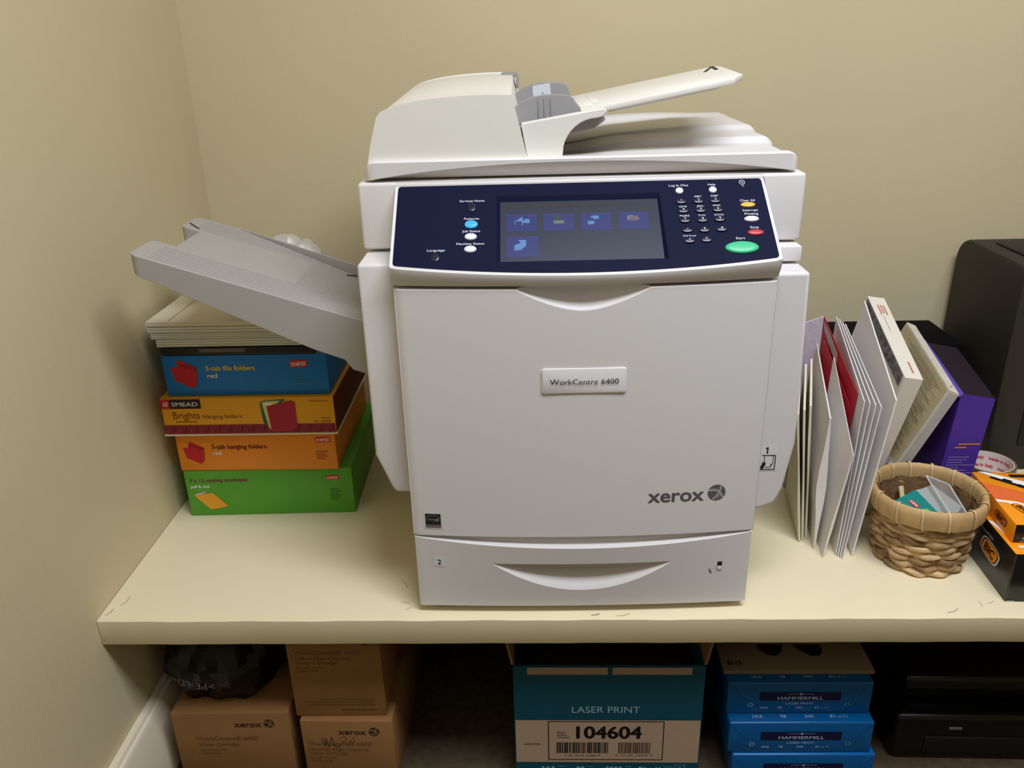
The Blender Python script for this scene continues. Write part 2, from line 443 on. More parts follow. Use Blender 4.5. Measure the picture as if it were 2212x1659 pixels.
box(bm, sx0, sx1, yy - .0006, yy + .001, sz1 - .0062, sz1, 0); box(bm, sx0, sx1, yy - .0009, yy + .001, sz0, sz1 - .0062, 1)
finish(bm, 'paper_gauge', [INK, mat('gauge white', (236, 233, 230), rough=.3)], drw, bevel=0.0005)

# scanner housing
bm = nb(); box(bm, -0.0465, 0.5055, 0.08, 0.53, 0.5015, 0.5845)
finish(bm, 'scanner_housing', WHITE, PR, bevel=0.004, seg=3)
bm = nb(); box(bm, 0.01, 0.455, 0.085, 0.50, 0.4795, 0.502); finish(bm, 'scanner_neck', SHADE, PR)

# control panel: tilted wedge with a bowed lower edge
PO = Vector((0, -0.01, 0.5)); PV = Vector((0, 0.09, 0.079)).normalized(); PN = Vector((1, 0, 0)).cross(PV)
def pp(a, v, d=0.0): return PO + Vector((a, 0, 0)) + PV * v + PN * d
def vlow(t): return 0.0032 - 0.0150 * (1 - (2 * t - 1) ** 2)
def xl(v): return -0.0003 + 0.010 * v
def xr(v): return 0.4592 - 0.052 * v
VT = 0.1235
bm = nb(); rows = []
TT = sorted(set([i / 60 for i in range(61)] + [0.262, 0.266, 0.729, 0.733]))
for t in TT:
    sk = -0.0062 if 0.265 < t < 0.730 else 0.0
    vb = vlow(t) - 0.0032
    xb = xl(vb) + t * (xr(vb) - xl(vb)); xt = xl(VT) + t * (xr(VT) - xl(VT))
    low = pp(xb, vb); xs_ = 0.0008 + t * 0.4582
    e = 0.003 * max(0.0, 1 - min(t, 1 - t) / 0.012) ** 2
    skirt = Vector((xs_, bulge(xs_, 0.0165) + e, 0.4765)); mid = skirt.lerp(low, 0.6); mid.y -= 0.0008
    rows.append([Vector((xs_, 0.03, 0.4765)), skirt, mid, low + Vector((0, e, 0))] + [low.lerp(pp(xt, VT), (v - vb) / (VT - vb)) + PN * (sk if 0.0034 < v < 0.1042 else 0) for v in (0.0032, 0.0036, 0.05, 0.1040, 0.1044, 0.115)] + [pp(xt, VT)] + [Vector((xt, 0.0815, 0.5850)), Vector((xt, 0.0815, 0.4765))])
vs = strip(bm, rows, 0, True); bm.faces.new(vs[0]); bm.faces.new(vs[-1][::-1])
CP = finish(bm, 'control_panel', WHITE, PR, smooth=30, bevel=0.0011, seg=2)
# navy face with the screen opening
ppl = Plane(PO, (1, 0, 0), PV, eps=0.0006)
SX0, SX1, SV0, SV1 = 0.1265, 0.3262, 0.0055, 0.1015
bm = nb()
def navcol(t):
    lo = vlow(t) + 0.0004; hi = VT - 0.0036
    c = min(t, 1 - t) * 0.455
    if c < 0.004:
        k = 0.004 - math.sqrt(max(0, 0.004 ** 2 - (0.004 - c) ** 2)); lo += k; hi -= k
    return lo, hi
def nx(t, v): return xl(v) + 0.0037 + t * (xr(v) - xl(v) - 0.0074)
ts = sorted(set([i / 70 for i in range(71)] + [0.0005, .001, .002, .004, .006, .009, 1-.0005, 1-.001, 1-.002, 1-.004, 1-.006, 1-.009]))
def tof(x): return (x - 0.0037) / 0.4515
def navgrid(t0, t1, f0, f1):
    tt = [t0] + [t for t in ts if t0 < t < t1] + [t1]
    rows = []
    for t in tt:
        lo, hi = navcol(t); a, b = (lo if f0 is None else f0), (hi if f1 is None else f1)
        rows.append([ppl.at(nx(t, a + (b-a)*k/6) if (f0 is None and f1 is None) else nx(t, 0.05 if True else 0), a + (b-a)*k/6) for k in range(7)])
    strip(bm, rows)
t0, t1 = tof(SX0), tof(SX1 + 0.0012)
navgrid(0, t0, None, None); navgrid(t1, 1, None, None); 
tt = [t0 + (t1 - t0) * i / 30 for i in range(31)]
strip(bm, [[ppl.at(nx(t, SV1 + (navcol(t)[1]-SV1)*k/2), SV1 + (navcol(t)[1]-SV1)*k/2) for k in range(3)] for t in tt])
strip(bm, [[ppl.at(nx(t, navcol(t)[0] + (SV0-navcol(t)[0])*k/2), navcol(t)[0] + (SV0-navcol(t)[0])*k/2) for k in range(3)] for t in tt])
q = [(nx(t0, SV0), SV0), (nx(t1, SV0), SV0), (nx(t1, SV1), SV1), (nx(t0, SV1), SV1)]
qi = [(0.1302, 0.0078), (0.3228, 0.0078), (0.3214, 0.0952), (0.1302, 0.0952)]
up = [ppl.at(a, v) for a, v in q]; dn = [ppl.at(a, v, -0.0038) for a, v in qi]
for i in range(4): poly(bm, [up[i], dn[i], dn[(i+1) % 4], up[(i+1) % 4]])
for f in bm.faces: f.normal_update()
face = finish(bm, 'panel_face', NAVY, CP, smooth=20)
face['label'] = 'dark navy panel face'
# touchscreen
SCR = glow('screen grey', (66, 72, 96), 0.42); SBAR = glow('screen bar', (72, 72, 76), 0.45); STILE = glow('screen tile', (60, 70, 146), 0.5)
STOP = glow('screen tile top', (80, 92, 190), 0.5); SLB = glow('screen light blue', (110, 160, 226), 0.6); SGR = glow('screen green', (56, 92, 92), 0.5)
SOL = glow('screen olive', (134, 146, 134), 0.55); SFO = glow('screen folder', (156, 110, 116), 0.55); SFP = glow('screen paper', (136, 146, 176), 0.5)
bm = nb(); sp = Plane(PO, (1, 0, 0), PV, eps=-0.0030)
sp.shape(bm, [(0.1302, 0.0078), (0.3228, 0.0078), (0.3214, 0.0952), (0.1302, 0.0952)], 0)
sp.rect(bm, 0.1312, 0.2815, 0.0862, 0.0915, 1, .0002)
sp.rect(bm, 0.2815, 0.3205, 0.0862, 0.0945, 0, .0002)
tiles = [(0.1372, 0.1742, 0.0512, 0.0758), (0.1822, 0.2188, 0.0508, 0.0755), (0.2278, 0.2640, 0.0508, 0.0755), (0.2735, 0.3085, 0.0512, 0.0757), (0.1372, 0.1762, 0.0138, 0.0428)]
for a0, a1, b0, b1 in tiles:
    sp.rect(bm, a0, a1, b0, b1, 2, .0002); sp.rect(bm, a0, a1, b1 - .0008, b1, 3, .0003)
def ic(pts, mi): sp.shape(bm, pts, mi, .0004)
ic([(.1490,.0668),(.1568,.0722),(.1568,.0668),(.1595,.0668),(.1595,.0690),(.1655,.0690),(.1655,.0632),(.1640,.0632),(.1634,.0618),(.1626,.0634),(.1568,.0634),(.1568,.0655),(.1520,.0655)], 4)
sp.line(bm, [(.1482,.0612),(.1482,.0672)], .001, 4, .0005); sp.line(bm, [(.1570,.0590),(.1570,.0722)], .001, 4, .0005)
ic([(.1945,.0660),(.2020,.0660),(.2035,.0720),(.1960,.0722)], 5); ic([(.1945,.0612),(.2070,.0612),(.2070,.0660),(.1945,.0660)], 6)
ic([(.2358,.0588),(.2415,.0590),(.2440,.0615),(.2425,.0640),(.2355,.0640)], 4); ic([(.2425,.0665),(.2490,.0672),(.2490,.0718),(.2405,.0718),(.2390,.0690),(.2420,.0690)], 4)
ic([(.2825,.0640),(.2835,.0710),(.2900,.0715),(.2915,.0700),(.2960,.0700),(.2955,.0640)], 8); ic([(.2850,.0632),(.2870,.0690),(.2985,.0680),(.2960,.0632)], 7)
ic([(.1470,.0235),(.1545,.0240),(.1610,.0300),(.1610,.0385),(.1515,.0385),(.1545,.0345),(.1470,.0310)], 4)
printing(bm, 'touchscreen', [SCR, SBAR, STILE, STOP, SLB, SGR, SOL, SFO, SFP], CP)['label'] = 'lit grey touchscreen with five blue tiles'
# keys
def key(name, a, v, ra, rv, h, m, mi_label=None):
    bm = nb(); rows = []
    for k, (f, z) in enumerate(((1.0, 0.0), (1.0, .35), (.93, .72), (.72, .93), (.4, 1.0), (.02, 1.02))):
        rows.append([ppl.at(a + ra*f*math.cos(2*math.pi*i/24), v + rv*f*math.sin(2*math.pi*i/24), z * h) for i in range(24)])
    vs = strip(bm, rows, 0, True); bm.faces.new(vs[-1])
    o = finish(bm, name, m, CP, smooth=60)
    if mi_label: o['label'] = mi_label
    return o
KW = mat('key white', (222, 222, 230), rough=.35); KG = mat('key green', (64, 190, 134), rough=.35); KR = mat('key red', (190, 50, 62), rough=.35); KO = mat('key amber', (240, 176, 74), rough=.35)
KB = glow('key lit blue', (60, 165, 255), 1.25)
key('button', .0956, .0855, .0052, .0068, .0014, NAVYK)
key('button', .0955, .0605, .0078, .0053, .0022, KB, 'glowing light blue key')
key('button', .0951, .0421, .0074, .0048, .0022, KW); key('button', .0948, .0242, .0074, .0048, .0022, KW)
key('button', .0534, .0141, .0052, .0062, .0008, NAVYK)
key('button', .3484, .1032, .0048, .0046, .0022, KW); key('button', .3889, .1034, .0048, .0046, .0022, KW)
for a, v in ((.3490,.0868),(.3697,.0869),(.3899,.0871),(.3502,.0730),(.3710,.0732),(.3916,.0735),(.3510,.0588),(.3719,.0588),(.3923,.0592),(.3524,.0444),(.3726,.0443),(.3929,.0449),(.3534,.0293),(.3734,.0300)):
    key('key', a, v, .0070, .0040, .0020, NAVYK)
key('button', .4283, .0797, .0088, .0036, .0022, KO, 'amber key'); key('button', .4299, .0588, .0088, .0040, .0022, KW, 'white oval key')
key('button', .4322, .0390, .0098, .0041, .0022, KR, 'red stop key'); key('button', .4134, .0180, .0197, .0084, .0030, KG, 'large green start key')
def L(s, a, v, h=.0033, m='C', w=None, lift=.0004): text(bm, ppl, s, a, v, h, m, 0, bold=.006, lift=lift, width=w)
bm = nb()
L('Services Home', .0960, .0938, w=.0302); L('Features', .0958, .0672, w=.0180); L('Job Status', .0955, .0488, w=.0215); L('Machine Status', .0947, .0306, w=.0330); L('Language', .0542, .0222, w=.0210)
printing(bm, 'lettering', PALEINK, CP); bm = nb()
L('Log In /Out', .3482, .1100, w=.0235); L('Help', .3884, .1102, w=.0090)
L('Clear All', .4284, .0848, w=.0175); L('Interrupt', .4302, .0703, w=.0180); L('Printing', .4308, .0650, w=.0160); L('Stop', .4317, .0452, w=.0102); L('Start', .4133, .0300, w=.0108)
printing(bm, 'lettering', PALEINK, CP); bm = nb()
for s, a, v in (('ABC',.3696,.0930),('DEF',.3900,.0932),('GHI',.3503,.0782),('JKL',.3713,.0785),('MNO',.3910,.0788),('PQRS',.3512,.0644),('TUV',.3717,.0646),('WXYZ',.3920,.0648)): L(s, a, v, .0026, w=.0026*len(s)+.001)
L('Dial Pause', .3543, .0356, .0022, w=.0150)
for s, a, v in (('1',.3490,.0868),('2',.3697,.0869),('3',.3899,.0871),('4',.3502,.0730),('5',.3710,.0732),('6',.3916,.0735),('7',.3510,.0588),('8',.3719,.0588),('9',.3923,.0592),('*',.3524,.0435),('0',.3726,.0443),('#',.3929,.0449),('//',.3534,.0293),('C',.3734,.0300)):
    L(s, a, v - .0010, .0034, lift=.0030)
printing(bm, 'key_lettering', PALEINK, CP); bm = nb()
ppl.line(bm, [(.4255 + .0032*math.cos(math.radians(x)), .1140 + .0034*math.sin(math.radians(x))) for x in range(0, 361, 24)], 0.0006, 0, .0004)
ppl.line(bm, [(.4240,.1152),(.4255,.1140),(.4262,.1122)], .0007, 0, .0004); ppl.line(bm, [(.4256,.1140),(.4270,.1146)], .0005, 0, .0004); ppl.rect(bm, .4246, .4274, .1080, .1086, 0, .0004)
printing(bm, 'power_mark', PALEINK, CP)

# document cover with its arched finger recess and stepped catch tray on top
def arch(x):
    t = (x - 0.229) / 0.266
    return 0.5872 + 0.0175 * max(0, 1 - abs(t) ** 2.2)
def sm(a, b, x):
    t = max(0, min(1, (x - a) / (b - a))); return t * t * (3 - 2 * t)
LX0, LX1, LY0, LY1 = -0.0375, 0.4955, 0.083, 0.50
def ltop(x, y):
    h = 0.6065 + 0.0035 * (1 - sm(LY0 + .012, LY0 + .03, y)) * 1.0
    k = sm(0.23, 0.42, x); h += (0.0085 * sm(0.200, 0.209, y) + 0.006 * sm(0.290, 0.300, y)) * (0.35 + .65 * k)
    h -= 0.010 * sm(0.30, 0.20, x) * sm(0.13, 0.2, y) * (1 - sm(.42, .47, y))
    h += 0.0075 * sm(0.448, 0.462, y) * (1 - .9 * sm(.30, .46, x))
    ex = min(x - LX0, LX1 - x); h -= 0.009 * max(0, 1 - ex / 0.014) ** 2.2
    ey = LY1 - y; h -= 0.006 * max(0, 1 - ey / 0.006) ** 2
    return h
gx = [LX0 + (LX1-LX0) * i / 120 for i in range(121)]
gx = sorted(set(gx + [LX0 + d for d in (.001, .002, .0035, .006)] + [LX1 - d for d in (.001, .002, .0035, .006)]))
gy = sorted(set([LY0 + 0.0015] + [LY0 + .004 + (LY1-LY0-.004) * i / 130 for i in range(131)] + [LY1 - .002, LY1-.001]))
bm = nb(); rows = []
for x in gx:
    ar = arch(x); zf = ltop(x, LY0)
    e = 0.008 * max(0.0, 1 - min(x - LX0, LX1 - x) / 0.010) ** 2
    r = [(x, LY1, 0.5872), (x, LY0 + 0.016 + e, 0.5872), (x, LY0 + 0.008 * min(1, (ar - .5872)/.01) + e * .9 + .0005, ar - .001 if ar > .5885 else .5873), (x, LY0 + e, ar + .0001), (x, LY0 + e, zf - .002)]
    r += [(x, y + (e * (1 - (y-LY0)/.03) if y < LY0 + .03 else 0), ltop(x, y)) for y in gy]
    rows.append(r)
vs = strip(bm, rows, 0, True); bm.faces.new(vs[0]); bm.faces.new(vs[-1][::-1])
LID = finish(bm, 'document_cover', WHITE, PR, smooth=32)
# feeder housing
prof = [(-.0305,.606),(-.0265,.625),(-.018,.653),(-.0155,.6605),(-.011,.6655),(-.004,.6685),(.006,.6716),(.02,.6745),(.036,.6770),(.052,.6788),(.068,.6800),(.087,.6810),(.105,.6815),(.125,.6814),(.1455,.6808),(.163,.606)]
ext = [(x, z + (0.012 if z > .61 else 0)) for x, z in prof]
bm = nb()
def ring(y, dz, ins=0.0): return [(x + (ins if x < 0.06 else -ins*0), y, z + (dz if z > .62 else 0)) for x, z in prof]
vs = strip(bm, [ring(.09, 0), ring(.18, .0035), ring(.30, .008), ring(.42, .0125), ring(.445, .0115, .002)], 0, True)
bm.faces.new(vs[0]); bm.faces.new(vs[-1][::-1])
adf = finish(bm, 'feeder_cover', WHITE2, PR, smooth=30, bevel=0.0022, seg=3)
bm = nb(); box(bm, .1275, .1505, .395, .43, .6895, .6955); box(bm, .1500, .1535, .36, .43, .675, .692); finish(bm, 'cover_latch', GUIDEGREY, adf, bevel=.001)
# feeder base with arched front bracket
br = [(.1645,.6075),(.1575,.6485),(.2575,.6640),(.2610,.6628),(.2622,.6598),(.2565,.6545)]
for k in range(9):
    a = math.radians(90 + 75 * k / 8); br.append((.2505 + .0425*math.cos(a) , .6105 + .0425*math.sin(a)))
br.append((.2080,.6075))
bm = nb(); prism_y(bm, br, .10, .118); finish(bm, 'feeder_bracket', WHITE2, PR, bevel=.0012)
bm = nb(); prism_y(bm, [(.150,.6425),(.258,.6590),(.2625,.6490),(.2480,.6385),(.2170,.6325),(.150,.632)], .1185, .42)
finish(bm, 'feeder_base', GUIDEGREY, PR, bevel=.0015)
bm = nb(); prism_y(bm, [(.1635,.607),(.1635,.633),(.185,.633),(.19,.607)], .30, .42); finish(bm, 'feeder_support', WHITE2, PR)
# paper guides
g = [(.1500,.6470),(.1500,.6650),(.1600,.6720),(.1720,.6762),(.1850,.6785),(.1970,.6790),(.2100,.6785),(.2195,.6765),(.2240,.6735),(.2330,.6572)]
bm = nb(); prism_y(bm, [(x, z - .003 if i in (0, len(g)-1) else z) for i, (x, z) in enumerate(g)], .14, .150)
for x in (.1790, .1865, .1945): box(bm, x, x + .0012, .1385, .1405, .650 + (x - .179)*.16, .6755)
finish(bm, 'paper_guide', GUIDEGREY, PR, bevel=.001)
bm = nb(); prism_y(bm, [(x, z + (.0068 if 1 <= i <= len(g)-2 else -.003)) for i, (x, z) in enumerate(g)], .30, .312); gd = finish(bm, 'paper_guide', GUIDEGREY, PR, bevel=.001)
bm = nb(); pl = Plane((0, .30, 0)); pl.shape(bm, [(.1745,.667),(.2005,.6685),(.1988,.6845),(.1740,.6815)], 0); pl.shape(bm, [(.1868,.6722),(.1905,.6722),(.1887,.6695)], 1, .0003)
printing(bm, 'guide_sticker', [mat('pale blue sticker', (206, 212, 216), rough=.4), GUIDEGREY], gd)['label'] = 'pale sticker with small arrow'
# feeder tray plate
def pz(x): return .6620 + (x - .238) * .176
bm = nb()
outl = [(.232,.122),(.40,.122),(.421,.128),(.4355,.150),(.4495,.335),(.4475,.355),(.4350,.372),(.232,.372)]
prism_z(bm, outl, -.0075, 0.0, 0, lambda x, y: pz(x))
rim = [(.44,.355),(.43,.362)]
prism_z(bm, [(.27,.15),(.405,.15),(.415,.17),(.415,.32),(.405,.345),(.27,.345)], -.0125, -.0070, 0, lambda x, y: pz(x))
ft = finish(bm, 'feeder_tray', WHITE2, PR, bevel=.0016)
bm = nb(); prism_z(bm, [(.232,.15),(.2485,.15),(.2485,.33),(.232,.33)], 0, .0016, 0, lambda x, y: pz(x)); prism_z(bm, [(.2485,.19),(.258,.19),(.258,.30),(.2485,.30)], 0, .0016, 0, lambda x, y: pz(x))
finish(bm, 'tray_hinge', WHITE2, ft, bevel=.0005)
tp = Plane((.238, 0, .6620), (1, 0, .176), (0, 1, 0), eps=.0004)
bm = nb(); tp.line(bm, [(.182,.296),(.2058,.364),(.1985,.294)], .0048); printing(bm, 'arrow_mark', INK, ft)['label'] = 'black arrowhead mark'

# grey exit tray on the left flank
def ez(x): return .402 + (-.066 - x) * .330
bm = nb()
low = [(-.044,.318),(-.080,.330),(-.090,.345),(-.13,.3605),(-.177,.383),(-.236,.412),(-.294,.440),(-.352,.470)]
top = [(-.3545,.4895)] + [(-.3545 + .31 * i / 20, ez(-.3545 + .31 * i / 20)) for i in range(21)]
def lowz(x):
    pts = sorted(low)
    for (xa, za), (xb, zb) in zip(pts[:-1], pts[1:]):
        if xa <= x <= xb: return za + (zb - za) * (x - xa) / (xb - xa)
    return pts[-1][1]
def yback(x): return .346 if x < -.293 else .346 - (x + .293) * .337
def tipy(x, xt, r): return r - math.sqrt(max(0, r * r - (r - (x - xt)) ** 2)) if x < xt + r else 0.0
def elow(x): return .457 + (-.328 - x) * .47
rows = []
for x in sorted(set([-.328, -.293] + [-.328 + .284 * i / 24 for i in range(25)] + [q[0] for q in low if q[0] > -.328])):
    zl = min(lowz(x), ez(x) - .006); w_ = yback(x) - .10
    ys = [.10, .10 + w_ * .3293, .10 + w_ * .7114, .10 + w_]
    rows.append([(x, y, ez(x)) for y in ys] + [(x, y, zl) for y in ys[::-1]])
vs = strip(bm, rows, 0, True)
f0 = vs[0]; bm.faces.new((f0[1], f0[2], f0[5], f0[6])); bm.faces.new(vs[-1][::-1])
for ya, yb, xt, ra, rb in ((rows[0][0][1], rows[0][1][1], -.3595, .012, .008), (rows[0][2][1], rows[0][3][1], -.3560, .007, .013)):
    pr = []
    for x in [xt + .0002, xt + .0008, xt + .002, xt + .004, xt + .007, xt + .010, xt + .013, -.328]:
        y0 = ya + tipy(x, xt, ra); y1 = yb - tipy(x, xt, rb); zl = lowz(-.328) if x > -.3281 else elow(x)
        pr.append([(x, y0, ez(x)), (x, y1, ez(x)), (x, y1, zl), (x, y0, zl)])
    pv = strip(bm, pr, 0, True); bm.faces.new(pv[0])
et = finish(bm, 'exit_tray', TRAYGREY, PR, bevel=.0015)
bm = nb()
for k in range(30):
    y = .108 + k * .0080
    if y > .338: break
    x0 = -.338 if (y < .172 or y > .283) else -.165
    x1 = -.048 if y + .004 < yback(-.048) else (.346 - y - .006) / .337 - .293
    if x1 - x0 < .02: continue
    prism_y(bm, [(x0, ez(x0) - .0005), (x0, ez(x0) + .0008), (x1, ez(x1) + .0008), (x1, ez(x1) - .0005)], y, y + .0038)
finish(bm, 'tray_ribs', TRAYGREY, et)
bm = nb(); rows = []
for x, hh in ((-.293, .0006), (-.20, .0085), (-.10, .0170), (-.044, .0215)):
    y = yback(x); rows.append([(x, y - .001, ez(x) - .002), (x, y - .001, ez(x) + hh), (x, y + .003, ez(x) + hh), (x, y + .003, ez(x) - .012)])
vs = strip(bm, rows, 0, True); bm.faces.new(vs[0]); bm.faces.new(vs[-1][::-1]); finish(bm, 'tray_fence', TRAYGREY, et, smooth=30)
ep = Plane((0, 0, ez(0)), (1, 0, -.330), (0, 1, 0), eps=.0014)
k = math.hypot(1, .330)
bm = nb(); ep.line(bm, [(-.352*k, .300), (-.333*k, .284)], .0026); printing(bm, 'tick_mark', INK, et)
bm = nb(); ep.line(bm, [(-.113*k, .268), (-.100*k, .278)], .004); printing(bm, 'tick_mark', INK, et)
# ---------------------------------------------------------------- stationery boxes on the left
def stapl(bm, pl, a, b, w, h, mr, mw, rot=0.06):
    c, s = math.cos(rot), math.sin(rot)
    pl.shape(bm, [(a + x*c - y*s, b + x*s + y*c) for x, y in ((-w/2,-h/2),(w/2,-h/2),(w/2,h/2),(-w/2,h/2))], mr, .0002)
    text(bm, pl, 'STAPLES', a + .0005*s, b - h*.28, h*.52, 'C', mw, bold=.03, width=w*.86, lift=.0004, rot=rot)
def fine(bm, pl, a, b, n, w, dh, mi, h=.0009, al='L'):
    for i in range(n):
        ww = w * (0.55 + 0.45 * random.random())
        x0 = a if al == 'L' else a - ww
        pl.rect(bm, x0, x0 + ww, b - i*dh, b - i*dh + h, mi, .0002)
def carton(name, label, cat, x, y, z, wx, dy, h, m, rz=0.0, group=None, bev=.0012, mside=None, sag=0.0):
    t = thing(name, label, cat, (x, y, Z0 + z), rz, group)
    bm = nb(); fs = box(bm, 0, wx, 0, dy, 0, h)
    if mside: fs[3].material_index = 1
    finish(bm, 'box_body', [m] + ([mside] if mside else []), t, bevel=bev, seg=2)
    return t
GREEN = mat('green box', (88, 166, 50), rough=.42, var=.06, scale=14)
BLUEB = mat('blue box', (12, 116, 196), rough=.42, var=.05, scale=14)
ORANGE = mat('orange box', (232, 138, 26), rough=.45, var=.05, scale=14)
YELLOW = mat('amber box', (238, 166, 22), rough=.45, var=.05, scale=14)
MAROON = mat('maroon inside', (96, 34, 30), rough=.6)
YEL = mat('yellow print', (236, 196, 60), rough=.6); MAUVE = mat('plum print', (132, 30, 66), rough=.6); WHP = mat('white print', (238, 236, 232), rough=.6)
BROWNINK = mat('brown print', (112, 62, 18), rough=.6); TEALP = mat('green folder', (30, 104, 74), rough=.6); PINKB = mat('plum pattern', (140, 26, 48), rough=.6); NIGHT = mat('aubergine', (40, 18, 36), rough=.6)
ENVO = mat('orange envelope', (238, 164, 44), rough=.6); LIME = mat('lime print', (164, 206, 92), rough=.6); REDP = mat('red print', (196, 24, 42), rough=.6); REDD = mat('red print dark', (150, 16, 34), rough=.6)

t = carton('envelope_box', 'green box of catalog envelopes at the bottom of the stack beside the wall', 'box', .0305, .279, 0, .2835, .27, .0865, GREEN, .028)
pl = Plane((0, 0, 0)); bm = nb()
text(bm, pl, '9 x 12 catalog envelopes', .008, .0655, .0072, 'L', 0, bold=.03, width=.098)
text(bm, pl, 'pull & seal', .0085, .0545, .0062, 'L', 1, bold=.03, width=.031); fine(bm, pl, .0085, .0500, 1, .038, .003, 2)
pl.shape(bm, [(.0105,.0415),(.0440,.0445),(.0655,.0200),(.0620,.0170),(.0360,.0120)], 3, .0002); pl.shape(bm, [(.0150,.0400),(.0320,.0455),(.0345,.0470),(.0310,.0480),(.0150,.0440)], 4, .0004)
stapl(bm, pl, .2500, .0690, .0215, .0085, 5, 1)
fine(bm, pl, .2430, .0460, 6, .024, .0040, 6)
printing(bm, 'printed_front', [MAUVE, WHP, LIME, ENVO, mat('grey print', (190, 190, 196)), SRED, mat('dark green print', (40, 84, 30))], t)

t = carton('folder_box', 'orange hanging folders box between the green box and the amber box', 'box', .0275, .281, .0872, .2665, .25, .0690, ORANGE, .0)
pl = Plane((0, 0, 0)); bm = nb()
text(bm, pl, '5-tab hanging folders', .0590, .0405, .0082, 'L', 0, bold=.04, width=.0915); text(bm, pl, 'red', .0600, .0295, .0072, 'L', 1, bold=.04, width=.0135)
def redfolder(bm, pl, ax, bx, k=1.0):
    P = lambda q: [(ax + x*k, bx + y*k) for x, y in q]
    pl.shape(bm, P([(.000,.030),(.0015,.0235),(.004,.012),(.026,.001),(.032,.006),(.035,.030),(.014,.041),(.010,.0385),(.009,.031)]), 2, .0002)
    pl.shape(bm, P([(.012,.036),(.034,.030),(.0345,.0265),(.013,.032)]), 3, .0004); pl.line(bm, P([(.026,.002),(.0265,.026)]), .0006, 3, .0004)
redfolder(bm, pl, .0100, .0120, 1.02)
stapl(bm, pl, .2460, .0555, .0250, .0100, 4, 1); fine(bm, pl, .2320, .0330, 4, .026, .0042, 5, .0011)
printing(bm, 'printed_front', [mat('dark red print', (98, 16, 20)), WHP, REDP, REDD, SRED, BROWNINK], t)

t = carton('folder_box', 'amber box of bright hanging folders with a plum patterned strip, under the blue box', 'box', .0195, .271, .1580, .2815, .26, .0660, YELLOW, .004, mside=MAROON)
pl = Plane((0, 0, 0)); bm = nb()
pl.rect(bm, .0005, .2805, .0030, .0185, 0, .0001)
for i in range(30):
    x = .003 + i * .0093
    pl.shape(bm, [(x, .0045), (x + .0055, .0170), (x + .0065, .0170), (x + .001, .0045)], 1 if i % 2 else 9, .0003); pl.line(bm, [(x + .0055, .006), (x + .003, .0155)], .0005, 1, .0003)
pl.rect(bm, .0005, .0155, .0480, .0645, 2, .0002); pl.rect(bm, .0155, .0655, .0480, .0645, 3, .0002)
for k in range(3): pl.line(bm, [(.0050 + k*.0028, .0520), (.0062 + k*.0028, .0600)], .0013, 4, .0004)
text(bm, pl, 'SMEAD', .0185, .0525, .0072, 'L', 4, bold=.02, width=.0425, lift=.0004)
text(bm, pl, 'Brights', .0170, .0300, .0125, 'L', 5, width=.0440); text(bm, pl, 'Hanging folders', .0660, .0300, .0070, 'L', 5, width=.0640); fine(bm, pl, .020, .0240, 1, .06, .003, 5, .0012)
pl.shape(bm, [(.1620,.0565),(.1700,.0600),(.2020,.0625),(.2035,.0600),(.1780,.0480),(.1700,.0130),(.1640,.0220)], 6, .0003)
pl.shape(bm, [(.1655,.0570),(.1740,.0590),(.1960,.0600),(.1800,.0470),(.1750,.0100),(.1720,.0110)], 7, .0005); pl.shape(bm, [(.1690,.0560),(.1830,.0560),(.1850,.0530),(.1720,.0500)], 4, .0007)
pl.shape(bm, [(.1725,.0510),(.2130,.0600),(.2190,.0570),(.2185,.0140),(.2050,.0060),(.1760,.0050)], 8, .0009); pl.line(bm, [(.1775,.0500),(.1800,.0060)], .0006, 2, .0011)
text(bm, pl, 'No. 64059', .2735, .0205, .0045, 'R', 5, width=.0270); fine(bm, pl, .2735, .0275, 1, .020, .003, 5, .0010, 'R'); fine(bm, pl, .2735, .0580, 1, .034, .003, 5, .0009, 'R')
printing(bm, 'printed_front', [PINKB, NIGHT, REDP, NIGHT, WHP, BROWNINK, TEALP, mat('pale yellow folder', (222, 206, 120)), mat('crimson folder', (172, 24, 50)), mat('grey line', (120, 90, 90))], t)
bm = nb(); box(bm, -.002, .2835, -.0015, .262, -.0004, .0022); finish(bm, 'lid_rim', CREAMP, t)

t = carton('folder_box', 'blue box of file folders with a red folder picture, on the amber box', 'box', .0315, .279, .2248, .2640, .25, .0690, BLUEB, .006)
pl = Plane((0, 0, 0)); bm = nb()
text(bm, pl, '3-tab file folders', .0690, .0435, .0085, 'L', 0, bold=.035, width=.0790); text(bm, pl, 'red', .0700, .0310, .0080, 'L', 1, bold=.03, width=.0155)
redfolder(bm, pl, .0120, .0125, 1.22)
stapl(bm, pl, .2190, .0530, .0275, .0120, 4, 1, .08); fine(bm, pl, .2060, .0320, 4, .026, .0042, 5, .0011)
printing(bm, 'printed_front', [YEL, WHP, REDP, REDD, SRED, mat('teal print', (60, 140, 120))], t)

